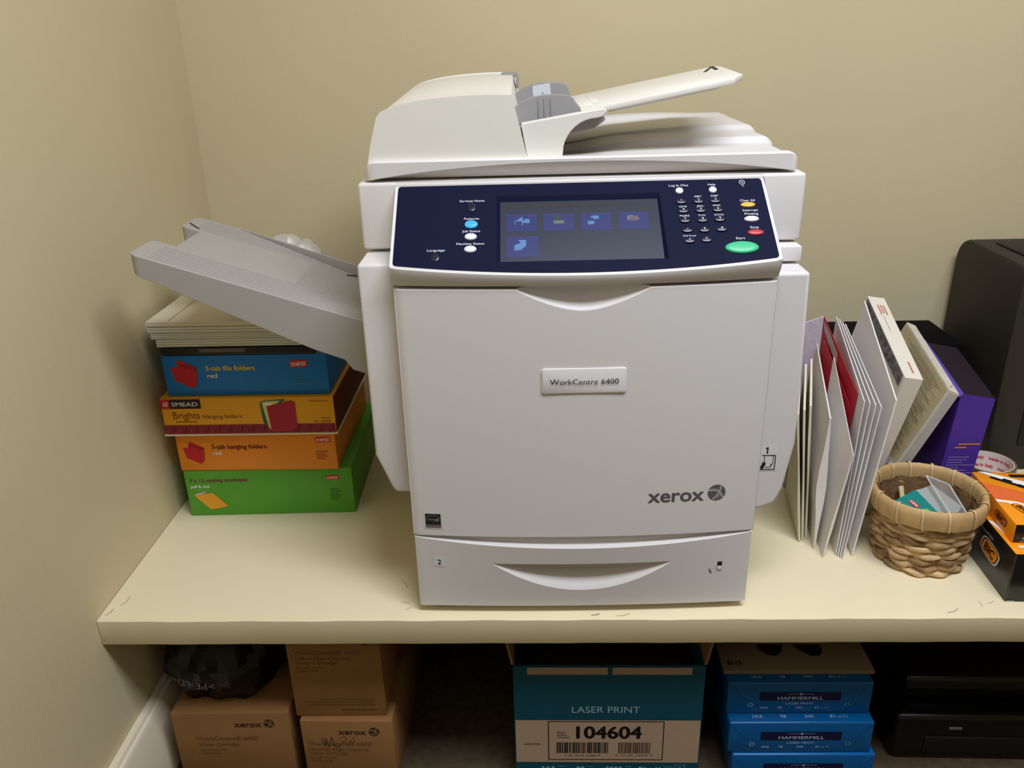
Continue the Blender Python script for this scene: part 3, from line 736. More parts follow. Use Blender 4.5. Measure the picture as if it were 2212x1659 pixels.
# black binder and the paper pads on top of the blue box
BINDER = mat('black binder', (26, 25, 22), rough=.45)
t = thing('binder', 'flat black binder with a small label, lying on the blue box', 'binder', (.0335, .278, Z0 + .2942), .005)
bm = nb(); box(bm, 0, .245, 0, .245, 0, .0130); finish(bm, 'cover', BINDER, t, bevel=.003)
bm = nb(); Plane((0, 0, 0)).rect(bm, .062, .135, .0055, .0115); printing(bm, 'spine_label', mat('dull label', (96, 94, 86)), t)
def pad(label, x, y, z, w, d, h, m, rz, n, group):
    t = thing('paper_pad', label, 'paper pad', (x, y, Z0 + z), rz, group)
    bm = nb()
    prof = []
    for k in range(n):
        a, b = h * k / n, h * (k + 1) / n
        prof += [(0.0012, a + .0002), (0, a + .0008), (0, b - .0008), (0.0012, b - .0002)]
    rows = [[(o, o, zz), (w - o, o, zz), (w - o, d - o, zz), (o, d - o, zz)] for o, zz in prof]
    vs = strip(bm, rows, 0, True); bm.faces.new(vs[0][::-1]); bm.faces.new(vs[-1])
    finish(bm, 'sheets', m, t, smooth=60)
    return t
G = 'paper pads under the exit tray'
PADW = mat('pad white', (222, 218, 206), rough=.8, var=.03, scale=30)
pad('lowest white pad of the pile, resting on the black binder', .0280, .281, .3077, .2380, .25, .0135, PADW, .004, 3, G)
t = pad('thick white pad with a soft lower edge, second from the bottom of the pile', .0215, .280, .3216, .2450, .25, .0105, PADW, .0, 3, G)
pad('thin white pad third from the bottom, just below the top pad', .0190, .279, .3325, .2500, .25, .0100, PADW, -.002, 2, G)
t = pad('cream topmost pad with a faint red margin line', .0180, .278, .3430, .2500, .27, .0085, CREAMP, -.004, 1, G)
bm = nb(); Plane((0, 0, .0085), (1, 0, 0), (0, 1, 0)).line(bm, [(.036, .002), (.036, .268)], .0012); printing(bm, 'margin_line', mat('faint red', (196, 160, 150)), t)
# crinkled plastic wrapped packet behind the exit tray
CLEAR = mat('clear film', (226, 226, 220), rough=.25, spec=.6, alpha=.42)
t = thing('plastic_packet', 'crinkled clear plastic packet lying behind the grey exit tray', 'packet', (.145, .480, Z0 + .3522), .10)
rnd = random.Random(3)
bm = nb(); rows = []
for i in range(15):
    u = i / 14; r = []
    for j in range(9):
        v = j / 8
        h = .086 * (max(0, math.sin(math.pi*u)) ** .2) * (max(0, math.sin(math.pi*v)) ** .5) * (1.0 - .25 * u) + rnd.uniform(-.004, .004) * (0 < u < 1) * (0 < v < 1)
        r.append((u * .110, v * .07, .001 + max(0, h)))
    rows.append(r)
strip(bm, rows); finish(bm, 'film', CLEAR, t, smooth=20)
bm = nb(); box(bm, .012, .062, .012, .058, .001, .068); finish(bm, 'contents', mat('packet contents', (206, 202, 190), rough=.6), t, bevel=.006)

# ---------------------------------------------------------------- envelopes standing on the right
ENVG = 'mail standing to the right of the printer'
def slab(name, label, cat, FB, FT, BT, th, m, bulge_=0.0, nu=8, nv=8, part='paper', group=ENVG, wav=0.0, base=None, seed=1, puff=0.0, bbx=None):
    rnd = random.Random(seed)
    FB, FT, BT = Vector(FB), Vector(FT), Vector(BT)
    BB = FB + (BT - FT); BB.z = max(.0012, BB.z); FB.z = max(.0012, FB.z)
    if bbx is not None: BB.x = bbx; BB.z = .0012; BB.y = FB.y + (BT.y - FT.y)
    n = (FT - FB).cross(BT - FT).normalized()
    if n.x > 0: n = -n                       # n points to the left, towards the viewer
    t = thing(name, label, cat, (FB.x, FB.y, Z0), 0, group)
    o = Vector((FB.x, FB.y, 0)); bm = nb(); A = []; B = []
    for i in range(nu + 1):
        u = i / nu; ra = []; rb = []
        for j in range(nv + 1):
            v = j / nv
            p = (FB * (1-u) + BB * u) * (1-v) + (FT * (1-u) + BT * u) * v - o
            g = th * .5 * (0.35 + .65 * (math.sin(math.pi * min(1, max(0, u))) * math.sin(math.pi * v)) ** .5) if bulge_ else th * .5
            g += puff * .5 * (math.sin(math.pi * min(1, v * .96 + .02)) ** .8) * (1 - .5 * u) * (.85 + .15 * math.sin(9 * v + seed))
            b = bulge_ * math.sin(math.pi*u) * math.sin(math.pi*v) + wav * math.sin(7*v + 3*u + seed) * math.sin(math.pi*v)
            ra.append(p + n * (g + b)); rb.append(p - n * (g + b * .2))
        A.append(ra); B.append(rb)
    va = strip(bm, A); vb = strip(bm, B)
    per = [(i, 0) for i in range(nu)] + [(nu, j) for j in range(nv)] + [(nu - i, nv) for i in range(nu)] + [(0, nv - j) for j in range(nv)]
    for k in range(len(per)):
        (i, j), (p, q) = per[k], per[(k + 1) % len(per)]
        bm.faces.new((va[i][j], va[p][q], vb[p][q], vb[i][j]))
    finish(bm, part, m, t, smooth=40)
    return t, n, (FB - o, FT - o, BT - o, BB - o)
class on_slab:                               # printing frame on the left face: right = towards the viewer, up
    def __init__(s, c, n, th):
        s.c, s.n, s.d = c, n, th * .5 + .0008
        s.W = (c[0] - c[3]).length; s.H = (c[2] - c[3]).length
    def at(s, a, b, lift=0.0):
        FB, FT, BT, BB = s.c; u = a / s.W; v = b / s.H
        return (BB * (1-u) + FB * u) * (1-v) + (BT * (1-u) + FT * u) * v + s.n * (s.d + lift)
    rect, shape, line, disc = Plane.rect, Plane.shape, Plane.line, Plane.disc
TINT = mat('security tint paper', (214, 200, 212), rough=.8, var=.16, scale=160)
BUB = mat('mailer white', (232, 226, 220), rough=.6, var=.03, scale=12, bump=.15, bscale=60)
LETT = mat('letter white', (230, 224, 222), rough=.75); LETC = mat('letter cream', (224, 216, 192), rough=.8)
slab('envelope', 'white envelope with mauve security tint standing behind the cream letters', 'envelope', (1.0690, .385, 0), (1.0690, .385, .2955), (1.1200, .430, .2925), .0025, TINT, nu=10, seed=2)
for k, (dx, lb) in enumerate(((0, 'cream letter leaning closest to the printer side, lower than its neighbours'), (.008, 'cream letter second from the printer, in front of the tinted envelope'), (.016, 'cream letter third from the printer, against the padded mailer'))):
    slab('letter', lb, 'letter', (1.0385 + dx * .75, .185 + .004*k, 0), (1.013 + dx * 1.25, .185 + .004*k, .222 + .005*k), (1.0570 + dx, .330, .236 + .009*k), .0032, LETC, wav=.0008, seed=k, bbx=1.057 + dx * .85)
slab('padded_mailer', 'white padded mailer with torn wavy edge, beside the cream letters', 'mailer', (1.0555, .166, 0), (1.054, .166, .224), (1.089, .36, .269), .0030, BUB, bulge_=.002, wav=.0022, seed=4, puff=.011, bbx=1.0835)
REDF = mat('red folder', (186, 28, 48), rough=.5)
slab('padded_mailer', 'white mailer with a lower front corner, right in front of the red folders', 'mailer', (1.0615, .142, 0), (1.0840, .140, .1770), (1.0830, .262, .283), .0020, BUB, bulge_=.0005, wav=.0006, seed=6, puff=.004, bbx=1.0755)
slab('folder', 'shorter red folder tucked in front of the taller red folder', 'folder', (1.0705, .19, 0), (1.0930, .19, .225), (1.0895, .33, .285), .0010, REDF, seed=7, bbx=1.087)
t, n, c = slab('folder', 'taller red paper folder with a clear tab standing between the mailers', 'folder', (1.0735, .19, 0), (1.0975, .19, .253), (1.0955, .36, .3155), .0010, REDF, seed=5, bbx=1.094)
pl = on_slab(c, n, .0010); bm = nb(); h = pl.H; pl.shape(bm, [(.004, h - .004), (.03, h - .001), (.080, h - .006), (.084, h - .022), (.060, h - .024), (.012, h - .016)]); printing(bm, 'index_tab', mat('clear tab', (196, 170, 168), rough=.3), t)
for k, lb in enumerate(('white letter first of the four close-set letters, next to the red folders', 'white letter second of the four close-set letters', 'white letter third of the four close-set letters', 'white letter fourth of the four close-set letters, beside the tall card envelope')):
    f = k / 3
    slab('letter', lb, 'letter', (1.0830 + .0022*k, .148 - .0035*k, 0), (1.0968 + .0252*f, .160, .253 - .009*f), (1.1190 + .0160*f, .37, .311 - .012*f), .0014, LETT, wav=.0005, seed=20 + k, bbx=1.107 + .0022*k)
slab('card_envelope', 'large plain white card envelope, tall, behind the close-set letters', 'envelope', (1.1070, .146, 0), (1.1425, .162, .2535), (1.1570, .36, .3405), .0022, LETT, seed=9)
# thick white packet with a dark patterned side
t, n, c = slab('packet', 'thick white packet with red print and dark patterned side, highest of the mail', 'packet', (1.1475, .262, 0), (1.1970, .235, .2560), (1.1925, .405, .3325), .0300, mat('packet white', (226, 220, 204), rough=.5), seed=11)
FB, FT, BT, BB = c
top = Plane(BT + n * .015, (BT - FT), (-n), eps=.0010)      # narrow upper face: right = to the back, up = to the right
bm = nb(); Lp = (BT - FT).length
tp = Plane(FT + n*.015, -n, (BT - FT), eps=.0009)
for k in range(3): tp.rect(bm, .010 + k*.0050, .0118 + k*.0050, Lp - .040 - .003*abs(k-1), Lp - .020, 0)
tp.rect(bm, .0120, .0128, Lp - .082, Lp - .046, 2); 
for k in range(4): tp.rect(bm, .0165, .0190, .012 + k*.0062, .0170 + k*.0062, 0)
printing(bm, 'red_print', [mat('faded red print', (206, 110, 98)), INK, mat('faint grey', (180, 174, 160))], t)
bm = nb(); ps = on_slab(c, n, .03); H = (BT - BB).length; W_ = (FB - BB).length
ps.shape(bm, [(.004, H - .001), (W_ - .006, H - .001 - 0), (W_ - .006, H - .020), (.004, H - .020)], 0)
PATT = mat('mottled dark print', (120, 114, 112), rough=.7, var=.75, scale=95)
printing(bm, 'side_print', PATT, t)
# thick leaning booklet of forms
PAGE = mat('page edges', (206, 200, 182), rough=.85, var=.10, scale=55); 
t, n, c = slab('forms_booklet', 'thick grey-beige booklet of forms leaning far to the right behind the basket', 'booklet', (1.1725, .262, 0), (1.268, .248, .2270), (1.2830, .460, .2660), .0170, PAGE, part='pages', seed=12)
FB, FT, BT, BB = c
pl = on_slab(c, n, .017); H = (FT - FB).length; W_ = (FB - BB).length
bm = nb(); rnd = random.Random(5); H = pl.H; W_ = pl.W
pl.rect(bm, .003, W_ - .006, H * .40, H - .003, 0); pl.rect(bm, .003, W_ - .006, .004, H * .40, 3)
for k in range(46):
    b_ = H * .42 + k * (H * .55) / 46
    pl.rect(bm, .012 + .05 * rnd.random(), W_ - .014 - .03 * rnd.random(), b_, b_ + .0006 + .0012 * rnd.random(), 1 if k % 3 else 2, .0002)
for k in range(14): pl.rect(bm, .02 + .05 * rnd.random(), W_ - .02 - .04 * rnd.random(), .012 + k * .006, .0128 + k * .006, 2, .0002)
printing(bm, 'cover_sheet', [mat('form beige', (186, 172, 132), rough=.8, var=.10, scale=40), mat('form rule', (138, 124, 92), rough=.8), mat('form rule grey', (158, 152, 140), rough=.8), mat('form pale', (206, 206, 206), rough=.8)], t)
tp = Plane(FT + n*.0085, -n, (BT - FT), eps=.0006); bm = nb(); Lp = (BT - FT).length
fp = Plane(FB + n*.0085, -n, (FT - FB), eps=.0006)
for k in range(5): fp.rect(bm, .0020 + k*.0032, .0030 + k*.0032, .02, (FT - FB).length - .004, 0)
printing(bm, 'page_lines', mat('page shadow line', (150, 152, 160), rough=.8), t)
bm = nb()
for k in range(4): tp.disc(bm, .0042 + k*.0030, .010 + .004*k, .0006, .0011, 0)
printing(bm, 'binding_holes', INK, t)
# leaning purple carton
PURP = mat('purple card', (74, 46, 150), rough=.45); PURD = mat('purple carton opening shade', (24, 12, 28), rough=.6)
t = thing('carton', 'purple leaning carton with orange and white print behind the booklet', 'box', (1.2725, .266, Z0), 0)
bm = nb()
fr = [(.0, 0), (.052, 0), (.070, .207), (.016, .217)]        # x,z of the front panel, leaning right
a = [bm.verts.new((x, 0, z)) for x, z in fr]; b = [bm.verts.new((x + .004, .15, z + (.030 if z > .1 else 0))) for x, z in fr]
for q in ((0,1,2,3),): bm.faces.new([a[i] for i in q])
bm.faces.new(b[::-1]); 
for i in (0, 1, 3): bm.faces.new((a[i], b[i], b[(i+1) % 4], a[(i+1) % 4]))
f = bm.faces.new((a[2], b[2], b[3], a[3])); f.material_index = 1  # closed top face painted near-black as the shade inside an open carton
finish(bm, 'box_body', [PURP, PURD], t, smooth=0)
bm = nb(); fl = [(.016,.2172),(.0175,.2172),(.0215,.2472),(.020,.2472)]
vs1 = [bm.verts.new(p) for p in ((.012,-.004,.2120),(.0175,-.004,.2185),(.0190,.152,.2520),(.0135,.152,.2460))]; bm.faces.new(vs1); finish(bm, 'flap', mat('purple card light', (110, 84, 190), rough=.4), t, smooth=0)
u = Vector((.052, 0, 0)); v = Vector((.018, 0, .207))
pl = Plane((0, 0, 0), (1, 0, 0), (.083, 0, 1), eps=.0006); bm = nb()
for i in range(2): pl.rect(bm, .012 + (.004 if i == 0 else 0), (.050 if i == 0 else .030), .128 - i*.006, .1305 - i*.006, 0)
rnd = random.Random(9)
for i in range(11): pl.rect(bm, .006, .020 + .028*rnd.random() + .006, .105 - i*.0048, .1065 - i*.0048, 1)
printing(bm, 'lettering', [mat('orange print', (206, 134, 60)), mat('lilac print', (150, 130, 196))], t)
# metal letter sorter: end plate, base and a black divider
MET = mat('brushed metal', (150, 148, 142), rough=.35, metal=.7); MBLK = mat('black wire', (20, 20, 22), rough=.4)
t = thing('letter_sorter', 'grey metal letter sorter with black divider holding the mail upright', 'sorter', (1.060, .343, Z0), 0)
bm = nb(); prism_y(bm, [(.002,0),(.016,0),(.014,.055),(-.004,.055)], 0, .033); finish(bm, 'foot_block', MET, t, bevel=.001)
bm = nb(); prism_y(bm, [(.002,.0552),(-.008,.13),(-.014,.13),(-.004,.0552)], .004, .030); finish(bm, 'end_plate', mat('dull metal', (176, 172, 164), rough=.4, metal=.5), t)
bm = nb(); prism_y(bm, [(.0600,0),(.0618,0),(.0862,.175),(.0844,.175)], -.125, .02); finish(bm, 'divider', MBLK, t)
# ---------------------------------------------------------------- woven basket
WEAVE = mat('water hyacinth', (186, 156, 112), rough=.85, spec=.15, var=.34, scale=60, bump=.5, bscale=180)
CANE = mat('cane rim', (198, 164, 112), rough=.6, spec=.3, var=.14, scale=30, bump=.25, bscale=90)
CANEL = mat('cane binding', (212, 184, 138), rough=.6, var=.10, scale=40)
BX, BY = 1.205, .150
t = thing('basket', 'small round woven basket with a wrapped cane rim, holding odds and ends', 'basket', (BX, BY, Z0))
rnd = random.Random(21)
NS, NR = 176, 9
HB = .098
def brad(z): return .0598 + .0125 * (z / HB) ** .8
bm = nb(); rows = []
NB = 11                                     # bulges around a row
for j in range(NR * 8 + 1):
    z = HB * j / (NR * 8); row = j / 8.0; r0 = int(min(NR - 1, row)); fr = row - r0
    ring = []
    for i in range(NS):
        a = 2 * math.pi * i / NS
        ph = (a / (2 * math.pi) * NB + .5 * (r0 % 2) + .18 * math.sin(r0 * 2.3)) 
        cell = int(ph) % NB; f = ph - math.floor(ph)
        k = random.Random(r0 * 131 + cell * 17)
        amp = .0058 + .0026 * k.random(); tw = (k.random() - .5) * .5
        lens = max(0, math.sin(math.pi * f)) ** .7
        c = .5 + tw * (f - .5)
        d = max(0, 1 - ((fr - c) / (.52 * (0.45 + .55 * lens))) ** 2)
        fib = .0004 * math.sin(40 * fr + 5 * f + cell)
        r = brad(z) + amp * lens * d ** .6 + fib * d - .0026
        ring.append((r * math.cos(a), r * math.sin(a), z + .0012 * math.sin(math.pi * 2 * f + r0)))
    rows.append(ring)
tl = bm.verts.layers.float.new('strand')
vs = strip(bm, rows, 0, True)
for j, rr in enumerate(vs):
    r0 = int(min(NR - 1, j / 8.0))
    for i, v in enumerate(rr):
        ph = i / NS * NB + .5 * (r0 % 2) + .18 * math.sin(r0 * 2.3)
        v[tl] = random.Random(r0 * 977 + (int(ph) % NB) * 31).random()
ins = [[((brad(z) - .004 + .0018 * math.sin(i * .9 + z * 900)) * math.cos(2*math.pi*i/84), (brad(z) - .004 + .0018 * math.sin(i * .9 + z * 900)) * math.sin(2*math.pi*i/84), z) for i in range(84)] for z in [HB - .0985 + .004 + HB * .96 * q / 14 for q in range(15)]]
vi = strip(bm, ins, 0, True); bm.faces.new(vi[0])
bm.faces.new(vs[0][::-1])
finish(bm, 'woven_wall', WEAVE, t, smooth=70)
nt = WEAVE.node_tree                          # each strand of leaf has a tone of its own
at = nt.nodes.new('ShaderNodeAttribute'); at.attribute_name = 'strand'
rp = nt.nodes.new('ShaderNodeValToRGB'); rp.color_ramp.elements[0].color = lin((128, 98, 66)); rp.color_ramp.elements[1].color = lin((226, 194, 148))
nt.links.new(at.outputs['Fac'], rp.inputs['Fac'])
for n_ in nt.nodes:
    if n_.type == 'HUE_SAT': nt.links.new(rp.outputs['Color'], n_.inputs['Color'])
bm = nb(); prof = []
RT, RB = .1190, .0895
sec = [(.0715, RB), (.0700, .100), (.0705, .112), (.0725, .1175), (.0760, RT), (.0795, .1172), (.0815, .110), (.0812, .098), (.0795, RB)]
rows = []
for i in range(112):
    a = 2 * math.pi * i / 112; w_ = .0007 * math.sin(3*a + 1) ; g = -.0011 if (i % 8) == 0 else 0
    rows.append([((r + g * (1 if r > .076 else -1)) * math.cos(a), (r + g * (1 if r > .076 else -1)) * math.sin(a), z + w_) for r, z in sec])
rows.append(rows[0])
strip(bm, [list(x) for x in zip(*(rows + []))] + [[rr[0] for rr in rows]], 0, False)
finish(bm, 'cane_rim', CANE, t, smooth=50)
for k in range(14):
    a = 2 * math.pi * (k + .35 + .2 * rnd.random()) / 14; bm = nb(); A = []
    tw = .10
    for q, (r, z) in enumerate(sec + [sec[0]]):
        rr = r + (.0012 if r > .0758 else -.0012); f = q / len(sec)
        zz = z + (.0012 if z > .115 else 0); b = a + tw * (f - .5)
        A.append([(rr * math.cos(b - .022), rr * math.sin(b - .022), zz), (rr * math.cos(b + .022), rr * math.sin(b + .022), zz)])
    strip(bm, A); finish(bm, 'rim_binding', CANEL, t, smooth=60)
# things in the basket
TEAL = mat('teal card', (10, 128, 122), rough=.4)
t = thing('packet', 'teal card packet with pale clear front lying tilted in the basket', 'packet', (1.155, .146, Z0 + .0905))
u = Vector((.040, -.055, -.022)).normalized(); v = Vector((.043, .046, .010)); v = (v - u * v.dot(u)).normalized(); nn = u.cross(v)
pl = Plane((0, 0, 0), u, v, eps=0)
bm = nb()
a = [bm.verts.new(pl.at(x, y)) for x, y in ((-.004,-.002),(.070,-.004),(.070,.045),(.064,.050),(.030,.060),(.004,.064),(-.002,.056))]
r = bmesh.ops.extrude_face_region(bm, geom=[bm.faces.new(a)])
for q in r['geom']:
    if isinstance(q, bmesh.types.BMVert): q.co -= nn * .0012
finish(bm, 'backing_card', TEAL, t, smooth=0)
bm = nb(); p2 = Plane((0, 0, 0), u, v, eps=.0006)
p2.shape(bm, [(.008,.026),(.0225,.026),(.0225,.0345),(.008,.0345)], 0); text(bm, p2, 'STAPLES', .0152, .0282, .0042, 'C', 1, bold=.03, width=.0125, lift=.0002)
for i, w_ in enumerate((.0145, .0125, .0145)): p2.rect(bm, .031, .031 + w_, .0335 - i*.0085, .0395 - i*.0085, 2)
printing(bm, 'lettering', [SRED, WHP, mat('lime lettering', (150, 196, 40))], t)
bm = nb()
strip(bm, [[pl.at(-.001,.058,0), pl.at(.004,.066,.004), pl.at(.006,.086,.004), pl.at(.002,.092,0)], [pl.at(.066,.044,0), pl.at(.066,.052,.004), pl.at(.058,.086,.004), pl.at(.058,.092,0)]])
finish(bm, 'blister', mat('pale blister', (186, 190, 188), rough=.15, spec=.7, alpha=.75), t, smooth=0)
t = thing('packet', 'clear plastic packet with silvery edges at the right of the basket', 'packet', (BX + .026, BY + .011, Z0 + .052))
FILM = mat('clear sleeve', (196, 196, 190), rough=.12, spec=.8, alpha=.28); EDGE = mat('sleeve seam', (204, 204, 200), rough=.2, spec=.7)
bm = nb(); q = [(-.012,.030,.062),(.022,.024,.050),(.030,-.034,.026),(-.002,-.040,.036)]
strip(bm, [[q[0], q[1]], [q[3], q[2]]]); finish(bm, 'sleeve', FILM, t, smooth=0)
bm = nb(); tube(bm, [q[0], q[3]], .0011); tube(bm, [q[3], q[2]], .0010); finish(bm, 'seam', EDGE, t)
bm = nb(); tube(bm, [q[0], q[1]], .0010); tube(bm, [q[1], q[2]], .0011); finish(bm, 'seam', EDGE, t)
bm = nb(); prism_z(bm, [(-.006,.024),(.026,.02),(.034,-.03),(.006,-.036)], 0, .006, 0, lambda x, y: .028 + y * .25 - x * .2); finish(bm, 'contents', mat('dark contents', (66, 58, 50), rough=.5), t)
bm = nb(); box(bm, -.004, .004, -.028, .0, 0, .0015); o = finish(bm, 'price_tag', mat('cream tag', (222, 208, 158), rough=.7), None)
o.location = (BX - .012, BY + .052, Z0 + .074); o.rotation_euler = (1.1, .1, .35); o.data.transform(Matrix.Translation((0, .014, 0)))
tag(o, 'small cream paper strip at the back left inside the basket', 'paper strip')
for k, (x, y, lb) in enumerate(((-.034, -.004, 'small black clip at the left of the basket floor'), (.020, -.034, 'small black clip near the front of the basket floor'), (.036, .018, 'small black clip at the right of the basket floor'))):
    t = thing('binder_clip', lb, 'clip', (BX + x, BY + y, Z0 + .0065), k * 1.1, 'clips in the basket')
    bm = nb(); prism_y(bm, [(-.008,0),(.008,0),(.0015,.011),(-.0015,.011)], -.012, .012); finish(bm, 'clip_body', BLACK, t)
    bm = nb(); tube(bm, [(0,-.006,.011),(.003,-.005,.022),(.003,.005,.022),(0,.006,.011)], .0006); finish(bm, 'wire_handle', MET, t)

# ---------------------------------------------------------------- pen boxes at the right edge
PBLK = mat('gloss black card', (22, 20, 19), rough=.25, spec=.5); PORA = mat('gloss orange card', (244, 150, 22), rough=.3, spec=.5)
ORAP = mat('orange print bright', (242, 146, 24), rough=.35); BLKP = mat('black print', (18, 16, 16), rough=.4); SALM = mat('salmon print', (232, 110, 56), rough=.4)
def oval_logo(bm, pl, a, b, w, h, rot, mo, mk, ml=None, s='BIC'):
    c, sn = math.cos(rot), math.sin(rot)
    def ring(k, sk=.25):
        pts = []
        for i in range(28):
            q = 2*math.pi*i/28; x = w/2*k*math.copysign(abs(math.cos(q))**.6, math.cos(q)); y = h/2*k*math.copysign(abs(math.sin(q))**.6, math.sin(q)); x += y*sk
            pts.append((a + x*c - y*sn, b + x*sn + y*c))
        return pts
    if ml is not None: pl.shape(bm, ring(1.16), ml, .0001)
    pl.shape(bm, ring(1.0), mk, .0002); pl.shape(bm, ring(.90), mo, .0003)
    text(bm, pl, s, a + h*.27*sn, b - h*.27*c, h*.56, 'C', mk, bold=.06, width=w*.62, lift=.0005, rot=rot, slant=.12)
t = thing('pen_box', 'larger black pen box with orange top, lower of the two at the right edge', 'pen box', (1.2790, .034, Z0), -.05, 'pen boxes')
bm = nb(); fs = box(bm, 0, .165, 0, .150, 0, .0780); fs[1].material_index = 1
finish(bm, 'box_body', [PBLK, PORA], t, bevel=.0009, seg=2)
pf = Plane((0, 0, 0)); bm = nb()
oval_logo(bm, pf, .0470, .0480, .0360, .0235, .08, 0, 1, 2)
text(bm, pf, 'Round Stic', .0250, .0200, .0080, 'L', 2, bold=.02, width=.062, slant=.2); text(bm, pf, 'Grip', .0330, .0085, .0065, 'L', 2, bold=.02, width=.02, slant=.2)
pf.line(bm, [(.0008,.001),(.0008,.077)], .0008, 3, .0002); pf.rect(bm, .002, .013, .0012, .0022, 2, .0002)
printing(bm, 'front_print', [ORAP, BLKP, mat('pale grey print', (196, 194, 190)), mat('worn edge', (96, 92, 86))], t)
pL = Plane((0, .150, 0), (0, -1, 0), (0, 0, 1)); bm = nb()
oval_logo(bm, pL, .0870, .0420, .0480, .0250, -.10, 0, 1, 2); 
text(bm, pL, 'Round Stic', .052, .0605, .0050, 'L', 2, width=.038, slant=.2)
printing(bm, 'side_print', [ORAP, BLKP, mat('pale grey print', (196, 194, 190))], t)
pT = Plane((0, 0, .078), (1, 0, 0), (0, 1, 0)); bm = nb()
pT.shape(bm, [(.0,.085),(.012,.030),(.018,.030),(.006,.085)], 0); pT.rect(bm, .012, .165, .016, .021, 1, .0001)
printing(bm, 'top_print', [WHP, WHP], t)
t = thing('pen_box', 'smaller orange pen box with a pen picture, on the larger black pen box', 'pen box', (1.2875, .062, Z0 + .0784), -.075, 'pen boxes')
bm = nb(); fs = box(bm, 0, .150, 0, .150, 0, .0300); fs[2].material_index = 1
finish(bm, 'box_body', [PORA, PBLK], t, bevel=.0009, seg=2)
bm = nb(); oval_logo(bm, pf, .0320, .0200, .0260, .0125, .04, 0, 1, 2); text(bm, pf, 'soft feel', .0120, .0065, .0050, 'L', 2, bold=.02, width=.030, slant=.2); pf.rect(bm, .010, .060, .0028, .0036, 2)
printing(bm, 'front_print', [ORAP, BLKP, mat('pale grey print', (196, 194, 190))], t)
pT = Plane((0, 0, .030), (1, 0, 0), (0, 1, 0)); bm = nb()
pT.shape(bm, [(.000,.060),(.012,.058),(.040,.034),(.058,.020),(.150,.020),(.150,.034),(.062,.034),(.030,.060),(.000,.068)], 2)
pT.shape(bm, [(.000,.068),(.024,.068),(.066,.036),(.150,.036),(.150,.060),(.080,.072),(.000,.118)], 3, .0001)
pT.shape(bm, [(.008,.150),(.018,.150),(.150,.070),(.150,.052),(.090,.074)], 2, .0002); 
pT.line(bm, [(.020,.134),(.052,.108)], .0065, 1, .0004); pT.line(bm, [(.050,.110),(.100,.070)], .0085, 1, .0004); pT.line(bm, [(.034,.126),(.044,.118)], .0105, 1, .0005); pT.shape(bm, [(.066,.112),(.150,.052),(.150,.066),(.074,.114)], 1, .0005)
oval_logo(bm, pT, .0270, .0400, .0330, .0150, -1.25, 0, 1, None)
pT.rect(bm, .050, .100, .135, .143, 1, .0003)
printing(bm, 'top_print', [ORAP, BLKP, WHP, SALM], t)
pL = Plane((0, .150, 0), (0, -1, 0), (0, 0, 1)); bm = nb(); oval_logo(bm, pL, .110, .015, .036, .0155, 0, 0, 1, None); printing(bm, 'side_print', [mat('deep orange print', (206, 110, 18)), BLKP], t)

# roll of tape, nearly used up, its printed core showing
TAPE = mat('brown tape', (120, 92, 58), rough=.3, spec=.5); CORE = mat('tape core white', (226, 214, 208), rough=.7)
TX, TY = 1.407, .357
t = thing('tape_roll', 'nearly used roll of brown tape with red lettered white core', 'tape', (TX, TY, Z0))
bm = nb(); lathe(bm, [(.0400, 0), (.0440, 0), (.0440, .0475), (.0400, .0475), (.0400, 0)], seg=64); finish(bm, 'tape', TAPE, t, smooth=40)
bm = nb(); lathe(bm, [(.0385, .0002), (.0400, .0002), (.0400, .0480), (.0385, .0480), (.0385, .0002)], seg=64); core = finish(bm, 'core', CORE, t, smooth=40)
bm = nb()
for row in range(3):
    for k in range(5):
        a0 = .15 + k * 1.25 + row * .45
        def wp(p, a0=a0): 
            a = a0 - p.x / .0382
            return (.0380 * math.cos(a), .0380 * math.sin(a), p.z)
        pw = Plane((0, 0, 0), warp=wp, eps=0)
        text(bm, pw, 'made in Italy', 0, .004 + row * .0150, .0062, 'L', 0, bold=.04, width=.0400)
printing(bm, 'lettering', mat('red lettering', (206, 40, 78), rough=.6), core)

# big black office machine at the right and a black box against the wall
MATTEB = mat('matte black plastic', (46, 42, 36), rough=.55, spec=.35, bump=.12, bscale=500)
t = thing('office_machine', 'large black office machine with rounded top at the right edge behind the tape', 'printer', (1.432, .412, Z0))
bm = nb()
H = .378; D = .235
pr = [(0, .0), (0, H - .012), (.004, H - .004), (.014, H)]
pts = [(0, 0), (0, H - .02)] + [(.02 - .02 * math.cos(math.radians(a)), H - .02 + .02 * math.sin(math.radians(a))) for a in (30, 60, 90)]
pts += [(D - .045 + .045 * math.sin(math.radians(a)), H - .045 + .045 * math.cos(math.radians(a)) + .0) for a in (0, 15, 30, 45, 60, 75, 90)] + [(D, 0)]
prism_x(bm, pts, 0, .42); finish(bm, 'case', MATTEB, t, smooth=40, bevel=.005, seg=2)
bm = nb(); box(bm, .03, .40, .03, .16, H - .001, H + .004); finish(bm, 'top_panel', BLACK, t, bevel=.002)
bm = nb(); box(bm, .05, .37, -.002, .004, .05, .20); finish(bm, 'front_panel', BLACK, t, bevel=.001)
bm = nb(); box(bm, .055, .085, .075, .095, H + .0042, H + .0065); finish(bm, 'key', GREYINK, t, bevel=.001)
t = thing('storage_box', 'flat-topped black box against the back wall behind the mail', 'box', (1.060, .505, Z0))
bm = nb(); box(bm, 0, .345, 0, .145, 0, .2080); finish(bm, 'box_body', mat('soft black', (9, 9, 9), rough=.8, spec=.1), t, bevel=.002)
bm = nb(); box(bm, .001, .344, -.0015, .0, .17, .172); finish(bm, 'lid_seam', INK, t)

